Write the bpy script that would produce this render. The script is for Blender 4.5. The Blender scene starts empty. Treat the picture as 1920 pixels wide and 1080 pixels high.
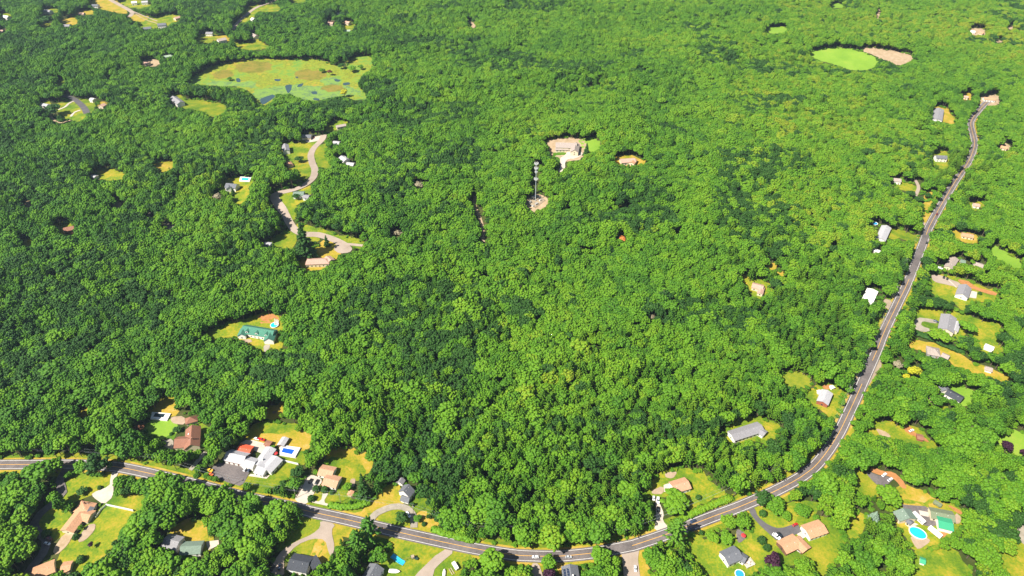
import bpy, bmesh, math, random
import numpy as np
from mathutils import Vector, Matrix
from mathutils.geometry import delaunay_2d_cdt
random.seed(7); rng = np.random.default_rng(7)
scn = bpy.context.scene
COL = scn.collection

# ------------------------------------------------------------------ camera, light
CAM_H, PITCH, F = 424.0, math.radians(38.0), 1280.0      # metres, downward pitch, focal length in 1920-px units
cd = bpy.data.cameras.new("camera"); cam = bpy.data.objects.new("camera", cd); COL.objects.link(cam)
cam.location = (0, 0, CAM_H); cam.rotation_euler = (math.pi/2 - PITCH, 0, 0)
cd.sensor_width = 36; cd.lens = 24; cd.clip_start = 1; cd.clip_end = 40000
scn.camera = cam
SUN_EL = math.radians(50); SH_AZ = math.radians(35)      # shadows fall right and away
ts = Vector((-math.cos(SH_AZ)*math.cos(SUN_EL), -math.sin(SH_AZ)*math.cos(SUN_EL), math.sin(SUN_EL)))
w = bpy.data.worlds.new("World"); scn.world = w; w.use_nodes = True
nt = w.node_tree; bg = nt.nodes['Background']
sky = nt.nodes.new('ShaderNodeTexSky'); sky.sky_type = 'NISHITA'; sky.sun_disc = False
sky.sun_elevation = SUN_EL; sky.sun_rotation = math.atan2(ts.x, ts.y)
nt.links.new(sky.outputs[0], bg.inputs[0]); bg.inputs[1].default_value = 0.055
sl = bpy.data.lights.new("sun", 'SUN'); sun = bpy.data.objects.new("sun", sl); COL.objects.link(sun)
sl.energy = 5.0; sl.angle = math.radians(0.5); sl.color = (1.0, 0.95, 0.86)
sun.rotation_euler = ts.to_track_quat('Z', 'Y').to_euler(); sun.location = (0, 0, 900)
scn.view_settings.view_transform = 'Standard'; scn.view_settings.look = 'None'
scn.view_settings.gamma = 1; scn.view_settings.exposure = 0.94
scn.cycles.max_bounces = 4; scn.cycles.diffuse_bounces = 2; scn.cycles.transparent_max_bounces = 4

# ------------------------------------------------------------------ terrain and pixel <-> ground
CP, SP = math.cos(PITCH), math.sin(PITCH)
def hgt(x, y):
    x = np.asarray(x, float); y = np.asarray(y, float)
    h = 30*np.exp(-((x-90)/240)**2 - ((y-800)/190)**2)
    ax, ay, bx, by = -230., 950., 190., 1085.
    L = math.hypot(bx-ax, by-ay); ux, uy = (bx-ax)/L, (by-ay)/L
    s = (x-ax)*ux + (y-ay)*uy; d = (x-ax)*(-uy) + (y-ay)*ux
    so = np.maximum(np.maximum(-s, s-L), 0)
    h = h + 17*np.exp(-(d/48)**2 - (so/90)**2)
    h = h + 16*np.exp(-((x-420)/300)**2 - ((y-1500)/160)**2) + 12*np.exp(-((x+620)/260)**2 - ((y-1210)/90)**2)
    h = h + 14*np.exp(-((x+80)/220)**2 - ((y-1640)/120)**2) + 10*np.exp(-((x+260)/140)**2 - ((y-560)/110)**2)
    h = h + 13*np.exp(-((x+430)/150)**2 - ((y-760)/60)**2) + 12*np.exp(-((x+230)/120)**2 - ((y-700)/55)**2) + 12*np.exp(-((x-520)/260)**2 - ((y-1250)/70)**2) + 11*np.exp(-((x+700)/260)**2 - ((y-960)/60)**2)
    return h + 2.6*np.sin(x/75+1.3)*np.sin(y/70+.4)
def ray(px, py):
    u, v = (px-960)/F, (py-540)/F
    return u, CP - v*SP, -SP - v*CP
def gp(px, py, hh=0.0):
    """point of the place seen at pixel (px,py), hh metres above the ground"""
    dx, dy, dz = ray(px, py); t = CAM_H/-dz
    for _ in range(25): t = (CAM_H - hh - float(hgt(dx*t, dy*t)))/-dz
    return Vector((dx*t, dy*t, CAM_H + dz*t))
def proj(X, Y, Z):
    Z = Z - CAM_H; d = Y*CP - Z*SP; v = -(Y*SP + Z*CP)
    return 960 + F*X/d, 540 + F*v/d, d

# ------------------------------------------------------------------ helpers
def link(o, parent=None):
    COL.objects.link(o)
    if parent is not None: o.parent = parent
    return o
def mesh_obj(name, verts, faces, mat, parent=None, smooth=False, mats=None, fmi=None):
    me = bpy.data.meshes.new(name); me.from_pydata([tuple(v) for v in verts], [], faces)
    for m in (mats or [mat]): me.materials.append(m)
    if fmi is not None: me.polygons.foreach_set('material_index', fmi)
    if smooth: me.polygons.foreach_set('use_smooth', [True]*len(me.polygons))
    me.update(); o = bpy.data.objects.new(name, me); return link(o, parent)
def tag(o, label=None, cat=None, group=None, kind=None):
    if label: o['label'] = label
    if cat: o['category'] = cat
    if group: o['group'] = group
    if kind: o['kind'] = kind
    return o
def empty(name, loc, rz=0):
    o = bpy.data.objects.new(name, None); o.location = loc; o.rotation_euler = (0, 0, rz); o.empty_display_size = 1
    return link(o)
class MB:
    def __init__(s): s.v = []; s.f = []; s.m = []
    def add(s, vs, fs, mi=0):
        n = len(s.v); s.v += [tuple(v) for v in vs]; s.f += [tuple(i+n for i in f) for f in fs]; s.m += [mi]*len(fs)
    def box(s, c, sz, rz=0, mi=0):
        x, y, z = sz[0]/2, sz[1]/2, sz[2]/2; M = Matrix.Translation(Vector(c)) @ Matrix.Rotation(rz, 4, 'Z')
        s.add([M @ Vector(p) for p in ((-x,-y,-z),(x,-y,-z),(x,y,-z),(-x,y,-z),(-x,-y,z),(x,-y,z),(x,y,z),(-x,y,z))],
              [(0,3,2,1),(4,5,6,7),(0,1,5,4),(1,2,6,5),(2,3,7,6),(3,0,4,7)], mi)
    def tube(s, a, b, r0, r1, n=6, mi=0, cap=True):
        a, b = Vector(a), Vector(b); d = (b-a).normalized(); q = d.orthogonal().normalized(); r = d.cross(q)
        vs = [a+(q*math.cos(t)+r*math.sin(t))*r0 for t in [2*math.pi*i/n for i in range(n)]] + \
             [b+(q*math.cos(t)+r*math.sin(t))*r1 for t in [2*math.pi*i/n for i in range(n)]]
        fs = [(i, (i+1) % n, n+(i+1) % n, n+i) for i in range(n)]
        if cap: fs += [tuple(range(n-1, -1, -1)), tuple(range(n, 2*n))]
        s.add(vs, fs, mi)
    def prism(s, outline, z0, z1, mi=0):
        n = len(outline)
        s.add([(p[0], p[1], z0) for p in outline]+[(p[0], p[1], z1) for p in outline],
              [tuple(range(n-1, -1, -1)), tuple(range(n, 2*n))]+[(i, (i+1) % n, n+(i+1) % n, n+i) for i in range(n)], mi)
    def build(s, name, mat, parent=None, mats=None, smooth=False):
        return mesh_obj(name, s.v, s.f, mat, parent, smooth, mats, s.m if mats else None)

# ------------------------------------------------------------------ materials
def newmat(name):
    m = bpy.data.materials.new(name); m.use_nodes = True; t = m.node_tree
    p = t.nodes['Principled BSDF']; p.inputs['Roughness'].default_value = .85
    p.inputs['Specular IOR Level'].default_value = .2
    return m, t, p
def N(t, k, **kw):
    n = t.nodes.new(k)
    for a, b in kw.items(): setattr(n, a, b)
    return n
def ramp(t, fac, stops):
    r = N(t, 'ShaderNodeValToRGB'); e = r.color_ramp.elements
    while len(e) < len(stops): e.new(.5)
    for i, (p, c) in enumerate(stops): e[i].position = p; e[i].color = (*c, 1)
    t.links.new(fac, r.inputs[0]); return r.outputs[0]
def noise(t, vec, scale, detail=4, rough=.6):
    n = N(t, 'ShaderNodeTexNoise'); n.inputs['Scale'].default_value = scale
    n.inputs['Detail'].default_value = detail; n.inputs['Roughness'].default_value = rough
    if vec is not None: t.links.new(vec, n.inputs['Vector'])
    return n.outputs['Fac']
def mathn(t, op, a, b=None, c=None):
    n = N(t, 'ShaderNodeMath', operation=op)
    for i, q in enumerate((a, b, c)):
        if q is None: continue
        if isinstance(q, (int, float)): n.inputs[i].default_value = q
        else: t.links.new(q, n.inputs[i])
    return n.outputs[0]
def mixc(t, fac, a, b, mode='MIX'):
    n = N(t, 'ShaderNodeMix', data_type='RGBA', blend_type=mode)
    if isinstance(fac, (int, float)): n.inputs[0].default_value = fac
    else: t.links.new(fac, n.inputs[0])
    for s, q in ((6, a), (7, b)):
        if isinstance(q, tuple): n.inputs[s].default_value = (*q, 1)
        else: t.links.new(q, n.inputs[s])
    return n.outputs[2]
def geo(t): return N(t, 'ShaderNodeNewGeometry').outputs['Position']
def surf(name, stops, scale, rough=.9, scale2=None, amt=.35, bump=0):
    """colour ramp driven by two octaves of world-space noise"""
    m, t, p = newmat(name); P = geo(t)
    a = noise(t, P, scale, 5, .62)
    if scale2:
        b = noise(t, P, scale2, 3, .6); a = mathn(t, 'ADD', a, mathn(t, 'MULTIPLY', mathn(t, 'SUBTRACT', b, .5), amt))
    t.links.new(ramp(t, a, stops), p.inputs['Base Color']); p.inputs['Roughness'].default_value = rough
    if bump:
        bn = N(t, 'ShaderNodeBump'); bn.inputs['Strength'].default_value = bump; bn.inputs['Distance'].default_value = .3
        t.links.new(noise(t, P, 1.1, 3), bn.inputs['Height']); t.links.new(bn.outputs[0], p.inputs['Normal'])
    return m
def paint(name, c, rough=.6, var=.12, sc=.8, spec=.25, metal=0):
    m, t, p = newmat(name); tc = N(t, 'ShaderNodeTexCoord').outputs['Object']
    a = noise(t, tc, sc, 4, .65)
    lo = tuple(x*(1-var) for x in c); hi = tuple(min(1, x*(1+var)) for x in c)
    t.links.new(ramp(t, a, [(.3, lo), (.7, hi)]), p.inputs['Base Color'])
    p.inputs['Roughness'].default_value = rough; p.inputs['Specular IOR Level'].default_value = spec
    p.inputs['Metallic'].default_value = metal
    return m
M = {}
M['floor'] = surf('forest_floor', [(.3, (.03, .05, .008)), (.55, (.055, .07, .014)), (.75, (.10, .09, .03))], .06, scale2=.8, amt=.5, bump=.6)
M['lawn'] = surf('lawn_green', [(.30, (.06, .13, .007)), (.46, (.12, .19, .008)), (.58, (.21, .23, .011)), (.75, (.34, .27, .025))], .055, scale2=.7, amt=.45, bump=.3)
M['lush'] = surf('lawn_lush', [(.3, (.045, .12, .006)), (.6, (.08, .17, .008)), (.8, (.14, .20, .012))], .05, scale2=.8, amt=.45, bump=.3)
M['mixed'] = surf('lawn_mixed', [(.30, (.07, .15, .008)), (.46, (.14, .21, .010)), (.58, (.25, .25, .013)), (.74, (.40, .28, .035))], .06, scale2=.6, amt=.5, bump=.3)
M['dry'] = surf('lawn_dry', [(.28, (.14, .19, .012)), (.42, (.28, .25, .015)), (.58, (.40, .27, .035)), (.76, (.48, .34, .11))], .08, scale2=.7, amt=.5, bump=.3)
M['orange'] = surf('orange_mulch', [(.3, (.34, .15, .05)), (.7, (.46, .21, .08))], .3, scale2=1.2, amt=.4)
M['dirt'] = surf('bare_dirt', [(.3, (.31, .22, .12)), (.6, (.42, .31, .20)), (.8, (.48, .39, .28))], .2, scale2=1.4, amt=.4)
M['gravel'] = surf('gravel', [(.3, (.25, .22, .17)), (.7, (.38, .33, .26))], .2, scale2=1.5, amt=.5)
M['asphalt'] = surf('asphalt_road', [(.25, (.095, .082, .08)), (.5, (.145, .125, .12)), (.75, (.20, .17, .16))], .06, scale2=.7, amt=.7)
M['darkasphalt'] = surf('asphalt_fresh', [(.3, (.085, .08, .082)), (.7, (.13, .12, .12))], .15, scale2=1.2, amt=.3)
M['street'] = surf('worn_street', [(.3, (.31, .245, .19)), (.7, (.40, .32, .26))], .08, scale2=1.0, amt=.3)
M['concrete'] = surf('concrete', [(.3, (.44, .37, .30)), (.7, (.56, .49, .41))], .2, scale2=1.4, amt=.3)
M['brick'] = surf('patio_brick', [(.3, (.32, .23, .15)), (.7, (.42, .32, .23))], .3, scale2=2.2, amt=.4)
M['marsh'] = surf('marsh_grass', [(.30, (.11, .24, .04)), (.42, (.15, .25, .03)), (.50, (.24, .27, .018)), (.56, (.13, .17, .02)), (.60, (.27, .28, .018)), (.70, (.30, .22, .03))], .018, scale2=.16, amt=.55, bump=.5)
M['white_line'] = surf('road_paint_white', [(.3, (.68, .66, .62)), (.7, (.85, .83, .8))], .5)
M['yellow_line'] = surf('road_paint_yellow', [(.3, (.62, .33, .05)), (.7, (.75, .42, .09))], .5)
M['sand'] = surf('sand_shoulder', [(.3, (.27, .21, .14)), (.7, (.36, .28, .19))], .2, scale2=1.2)
m, t, p = newmat('pond_water'); p.inputs['Base Color'].default_value = (.035, .07, .075, 1); p.inputs['Roughness'].default_value = .25; p.inputs['Specular IOR Level'].default_value = .5; M['water'] = m

def leafmat(name, stops, sat_noise=.0035, gx=0.00020, trans=.0, off=0.07):
    """foliage: hue drifts over the woods (noise on the tree's own position) and from tree to tree"""
    m, t, p = newmat(name); oi = N(t, 'ShaderNodeObjectInfo')
    n1 = noise(t, oi.outputs['Location'], sat_noise, 3, .6); n2 = noise(t, oi.outputs['Location'], .02, 2, .5)
    sx = N(t, 'ShaderNodeSeparateXYZ'); t.links.new(oi.outputs['Location'], sx.inputs[0])
    f = mathn(t, 'MULTIPLY_ADD', oi.outputs['Random'], .42, off+.29)
    f = mathn(t, 'ADD', f, mathn(t, 'MULTIPLY_ADD', n1, 1.1, -.55))
    f = mathn(t, 'ADD', f, mathn(t, 'MULTIPLY_ADD', n2, .5, -.25))
    f = mathn(t, 'ADD', f, mathn(t, 'MULTIPLY', sx.outputs[0], gx))
    fine = noise(t, geo(t), .55, 4, .75)
    f = mathn(t, 'ADD', f, mathn(t, 'MULTIPLY_ADD', fine, 1.1, -.55))
    t.links.new(ramp(t, f, stops), p.inputs['Base Color'])
    p.inputs['Roughness'].default_value = .62; p.inputs['Specular IOR Level'].default_value = .22
    return m
M['leaf'] = leafmat('broad_leaves', [(0, (.015, .056, .008)), (.28, (.042, .128, .007)), (.55, (.082, .200, .007)), (.84, (.125, .245, .008)), (1, (.20, .25, .012))])
M['pine'] = leafmat('pine_needles', [(0, (.025, .098, .014)), (.4, (.060, .165, .012)), (.8, (.110, .225, .012)), (1, (.15, .25, .014))])
M['purple'] = leafmat('purple_leaves', [(0, (.022, .006, .018)), (1, (.05, .012, .03))], gx=0)
M['copper'] = leafmat('copper_leaves', [(0, (.07, .028, .012)), (1, (.15, .05, .02))], gx=0)
M['deadorange'] = leafmat('dead_orange_needles', [(0, (.42, .14, .03)), (1, (.6, .22, .06))], gx=0)
M['deadgrey'] = leafmat('bare_grey_twigs', [(0, (.20, .17, .10)), (1, (.30, .26, .17))], gx=0)
M['yellowleaf'] = leafmat('yellow_leaves', [(0, (.27, .30, .01)), (1, (.46, .40, .015))], gx=0)
M['bluespruce'] = leafmat('blue_spruce_needles', [(0, (.12, .2, .14)), (1, (.2, .28, .2))], gx=0)
M['darkleaf'] = leafmat('dark_leaves', [(0, (.014, .052, .008)), (1, (.038, .105, .011))], gx=0)
M['bark'] = paint('bark', (.13, .10, .07), .9, .3)
M['palebark'] = paint('pale_bark', (.38, .30, .2), .9, .2)
M['wood'] = paint('weathered_wood', (.22, .15, .09), .85, .25)
M['pole'] = paint('pole_wood', (.30, .25, .18), .9, .2)
M['white'] = paint('white_siding', (.80, .77, .70), .6, .05)
M['cream'] = paint('cream_siding', (.66, .57, .40), .7, .08)
M['brownwall'] = paint('brown_siding', (.16, .08, .05), .8, .15)
M['greywall'] = paint('grey_siding', (.38, .37, .35), .7, .08)
M['tealwall'] = paint('teal_siding', (.20, .34, .32), .7, .1)
M['redwall'] = paint('red_brick_wall', (.30, .10, .06), .85, .2)
def roofmat(name, c, v=.22, r=.85): return paint('shingles_'+name, c, r, v, 1.3)
R = dict(tan=roofmat('tan', (.50, .27, .15)), salmon=roofmat('salmon', (.50, .28, .17)), grey=roofmat('grey', (.25, .24, .25)), light=roofmat('light_grey', (.40, .39, .40)),
    dark=roofmat('charcoal', (.055, .06, .072)), slate=roofmat('slate', (.14, .145, .16)), green=roofmat('green', (.065, .20, .135)), olive=roofmat('olive', (.17, .20, .12)),
    brightgreen=paint('green_metal_roof', (.05, .33, .17), .45, .05), brown=roofmat('brown', (.27, .125, .08)), red=paint('orange_red_roof', (.62, .10, .045), .55, .08), white=paint('white_metal_roof', (.82, .80, .74), .4, .04),
    palegreen=roofmat('pale_green', (.30, .38, .27)), taupe=roofmat('taupe', (.34, .28, .24)), pink=roofmat('pinkish', (.46, .29, .22)), sage=roofmat('sage', (.16, .215, .165)))
M['glass'] = paint('window_glass', (.03, .04, .05), .15, .1, spec=.6)
M['trim'] = paint('white_trim', (.78, .76, .72), .5, .04)
M['garage'] = paint('garage_door', (.74, .71, .66), .5, .05)
M['tyre'] = paint('tyre_rubber', (.02, .02, .02), .9, .1)
M['metal'] = paint('galvanised_metal', (.42, .46, .48), .5, .06)
M['solar'] = paint('solar_cells', (.02, .03, .06), .2, .2, spec=.6)
M['chim'] = paint('chimney_brick', (.30, .16, .11), .9, .2)
M['aqua'] = paint('pool_water_turquoise', (.02, .52, .62), .12, .06, .5, spec=.5)
M['bluewater'] = paint('pool_water_deep_blue', (.01, .09, .58), .12, .1, .5, spec=.5)
M['skywater'] = paint('pool_water_sky_blue', (.03, .30, .60), .12, .06, .5, spec=.5)
M['darkwater'] = paint('pool_water_dark', (.015, .03, .04), .12, .1, .5, spec=.5)
M['poolrim'] = paint('pool_coping', (.78, .76, .70), .5, .04)
M['redcloth'] = paint('red_canvas', (.55, .04, .04), .8, .08)
M['tealvinyl'] = paint('blue_vinyl', (.03, .40, .60), .4, .06)
PAINT = {k: paint('car_paint_'+k, c, .3, .03, spec=.5) for k, c in dict(white=(.82, .82, .82), black=(.015, .015, .018), blue=(.03, .05, .10), red=(.5, .02, .02), silver=(.45, .46, .48), darkred=(.18, .02, .02), orange=(.7, .13, .02), yellow=(.75, .48, .04), green=(.03, .07, .05)).items()}
# ------------------------------------------------------------------ the ground
def axis(lo, hi, step, far, grow=1.35):
    a = list(np.arange(lo, hi+step, step)); d = step
    while a[-1] < far: d *= grow; a.append(a[-1]+d)
    d = step
    while a[0] > -far: d *= grow; a.insert(0, a[0]-d)
    return np.array(a)
def build_ground():
    xs = axis(-1350, 1350, 9.0, 16000); ys = axis(150, 1900, 9.0, 16000)
    X, Y = np.meshgrid(xs, ys); Z = hgt(X, Y); n, m_ = X.shape
    me = bpy.data.meshes.new('ground'); me.vertices.add(n*m_)
    me.vertices.foreach_set('co', np.stack([X, Y, Z], -1).astype(np.float32).ravel())
    i = np.arange(n*m_).reshape(n, m_); q = np.stack([i[:-1, :-1], i[:-1, 1:], i[1:, 1:], i[1:, :-1]], -1).reshape(-1, 4)
    me.loops.add(q.size); me.loops.foreach_set('vertex_index', q.ravel().astype(np.int32))
    me.polygons.add(len(q)); me.polygons.foreach_set('loop_start', np.arange(0, q.size, 4, dtype=np.int32))
    me.polygons.foreach_set('loop_total', np.full(len(q), 4, dtype=np.int32)); me.materials.append(M['floor'])
    me.update(calc_edges=True); me.validate()
    me.polygons.foreach_set('use_smooth', [True]*len(me.polygons))
    tag(link(bpy.data.objects.new('ground', me)), kind='structure')
build_ground()

# ------------------------------------------------------------------ which pixels of the photo show open ground (keeps trees from hiding it)
OX, OY, MW, MH = 340, 140, 2600, 1500
view_mask = np.zeros((MH, MW), bool); ground_mask = np.zeros((MH, MW), bool)
def fill(mask, pts, val=True):
    P = np.asarray(pts, float).reshape(-1, 2) + [OX, OY]
    x0, y0 = np.maximum(np.floor(P.min(0)).astype(int)-1, 0); x1, y1 = np.minimum(np.ceil(P.max(0)).astype(int)+2, [MW, MH])
    if x1 <= x0 or y1 <= y0: return
    xx, yy = np.meshgrid(np.arange(x0, x1), np.arange(y0, y1)); ins = np.zeros(xx.shape, bool)
    for a, b in zip(P, np.roll(P, -1, 0)):
        c = (a[1] > yy) != (b[1] > yy)
        with np.errstate(divide='ignore', invalid='ignore'): ins ^= c & (xx < (b[0]-a[0])*(yy-a[1])/(b[1]-a[1])+a[0])
    mask[y0:y1, x0:x1][ins] = val
def smooth_poly(pts, it=2):
    P = np.asarray(pts, float).reshape(-1, 2)
    for _ in range(it):
        Q = np.roll(P, -1, 0); P = np.stack([.78*P+.22*Q, .22*P+.78*Q], 1).reshape(-1, 2)
    return P
def spline(pts, step=5.0):
    P = [Vector((a, b)) for a, b in np.asarray(pts, float).reshape(-1, 2)]
    P = [P[0]*2-P[1]]+P+[P[-1]*2-P[-2]]; out = []
    for i in range(1, len(P)-2):
        a, b, c, d = P[i-1:i+3]; n = max(2, int((c-b).length/step))
        for k in range(n):
            t = k/n; out.append(.5*((2*b)+(c-a)*t+(2*a-5*b+4*c-d)*t*t+(3*b-a-3*c+d)*t**3))
    out.append(P[-2]); return out
_lift = {'g': 0, 'd': 0, 'r': 0}
def sheet(name, px, mat, base=.12, sm=1, grow=0.0, open_=True, down=0.0):
    """a ground cover whose visible outline in the photo is px; grow pushes its border outward (metres) under the trees"""
    P = smooth_poly(px, sm) if sm else np.asarray(px, float).reshape(-1, 2)
    if open_: fill(view_mask, P)
    fill(ground_mask, P)
    G = [Vector(gp(a, b)[:2]) for a, b in P]; n = len(G)
    area = sum(G[i-1].x*G[i].y-G[i].x*G[i-1].y for i in range(n))
    if area < 0: G.reverse()
    if grow:
        H = []
        for i in range(n):
            t = (G[(i+1) % n]-G[i-1]).normalized(); H.append(G[i]+Vector((t.y, -t.x))*grow*(.6+.8*random.random()))
        G = H
    E_ = []                                       # densify long edges
    for i in range(n):
        a, b = G[i], G[(i+1) % n]; k = max(1, int((b-a).length/(4.5 if grow else 9)))
        E_ += [a.lerp(b, j/k) for j in range(k)]
    if grow:
        J = [(0, 0)]+[(random.gauss(0, .6+.0012*q.y), random.gauss(0, .6+.0012*q.y)) for q in E_]; E_ = [p+Vector(J[i+1]) for i, p in enumerate(E_)]
    k_ = 'g' if base < .2 else 'd'; _lift[k_] += 1; lift = (.10+.0015*_lift[k_]) if k_ == 'g' else (.31+.002*_lift[k_])
    pts = list(E_); A = np.array([(p.x, p.y) for p in E_]); lo, hi = A.min(0), A.max(0)
    xx, yy = np.meshgrid(np.arange(lo[0]+5, hi[0], 9), np.arange(lo[1]+5, hi[1], 9)); ins = np.zeros(xx.shape, bool)
    for a, b in zip(A, np.roll(A, -1, 0)):
        c = (a[1] > yy) != (b[1] > yy)
        with np.errstate(divide='ignore', invalid='ignore'): ins ^= c & (xx < (b[0]-a[0])*(yy-a[1])/(b[1]-a[1])+a[0])
    pts += [Vector((a, b)) for a, b in zip(xx[ins], yy[ins])]
    m = len(E_); r = delaunay_2d_cdt(pts, [(i, (i+1) % m) for i in range(m)], [list(range(m))], 1, 1e-4)
    vs = [(v.x, v.y, float(hgt(v.x, v.y))+lift) for v in r[0]]
    o = mesh_obj(name, vs, [tuple(f) for f in r[2]], M[mat], smooth=True)
    return tag(o, kind='structure')
def strip_mesh(path, a, b, lift):
    vs, fs = [], []
    for i, p in enumerate(path):
        t = (path[min(i+1, len(path)-1)]-path[max(i-1, 0)]).normalized(); nrm = Vector((-t.y, t.x))
        for k in range(5):
            q = p+nrm*(a+(b-a)*k/4); vs.append((q.x, q.y, float(hgt(q.x, q.y))+lift))
    for i in range(len(path)-1):
        for k in range(4): j = i*5+k; fs.append((j, j+5, j+6, j+1))
    return vs, fs
def ground_path(px, step=4.0):
    return spline([gp(a, b)[:2] for a, b in np.asarray(px, float).reshape(-1, 2)], step)
def mask_path(px, w, mask, both=False):
    """mark the band of width w metres round a pixel polyline"""
    g = ground_path(px, 2.5); vs, _ = strip_mesh(g, -w/2, w/2, 0); A = np.array(vs); X, Y, _d = proj(A[:, 0], A[:, 1], A[:, 2])
    for i in range(len(g)-1):
        a, b, c, d = i*5, i*5+4, i*5+9, i*5+5
        fill(mask, [X[a], Y[a], X[b], Y[b], X[c], Y[c], X[d], Y[d]])
def road(name, px, w, mat, lift=.55, verge=None, vis=True, vw=None):
    _lift['r'] += 1; g = ground_path(px); vs, fs = strip_mesh(g, -w/2, w/2, .50+.002*_lift['r'])
    o = tag(mesh_obj(name, vs, fs, M[mat], smooth=True), kind='structure')
    if vis: mask_path(px, vw or w*.95, view_mask)
    mask_path(px, w+2.5, ground_mask)
    return g

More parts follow.
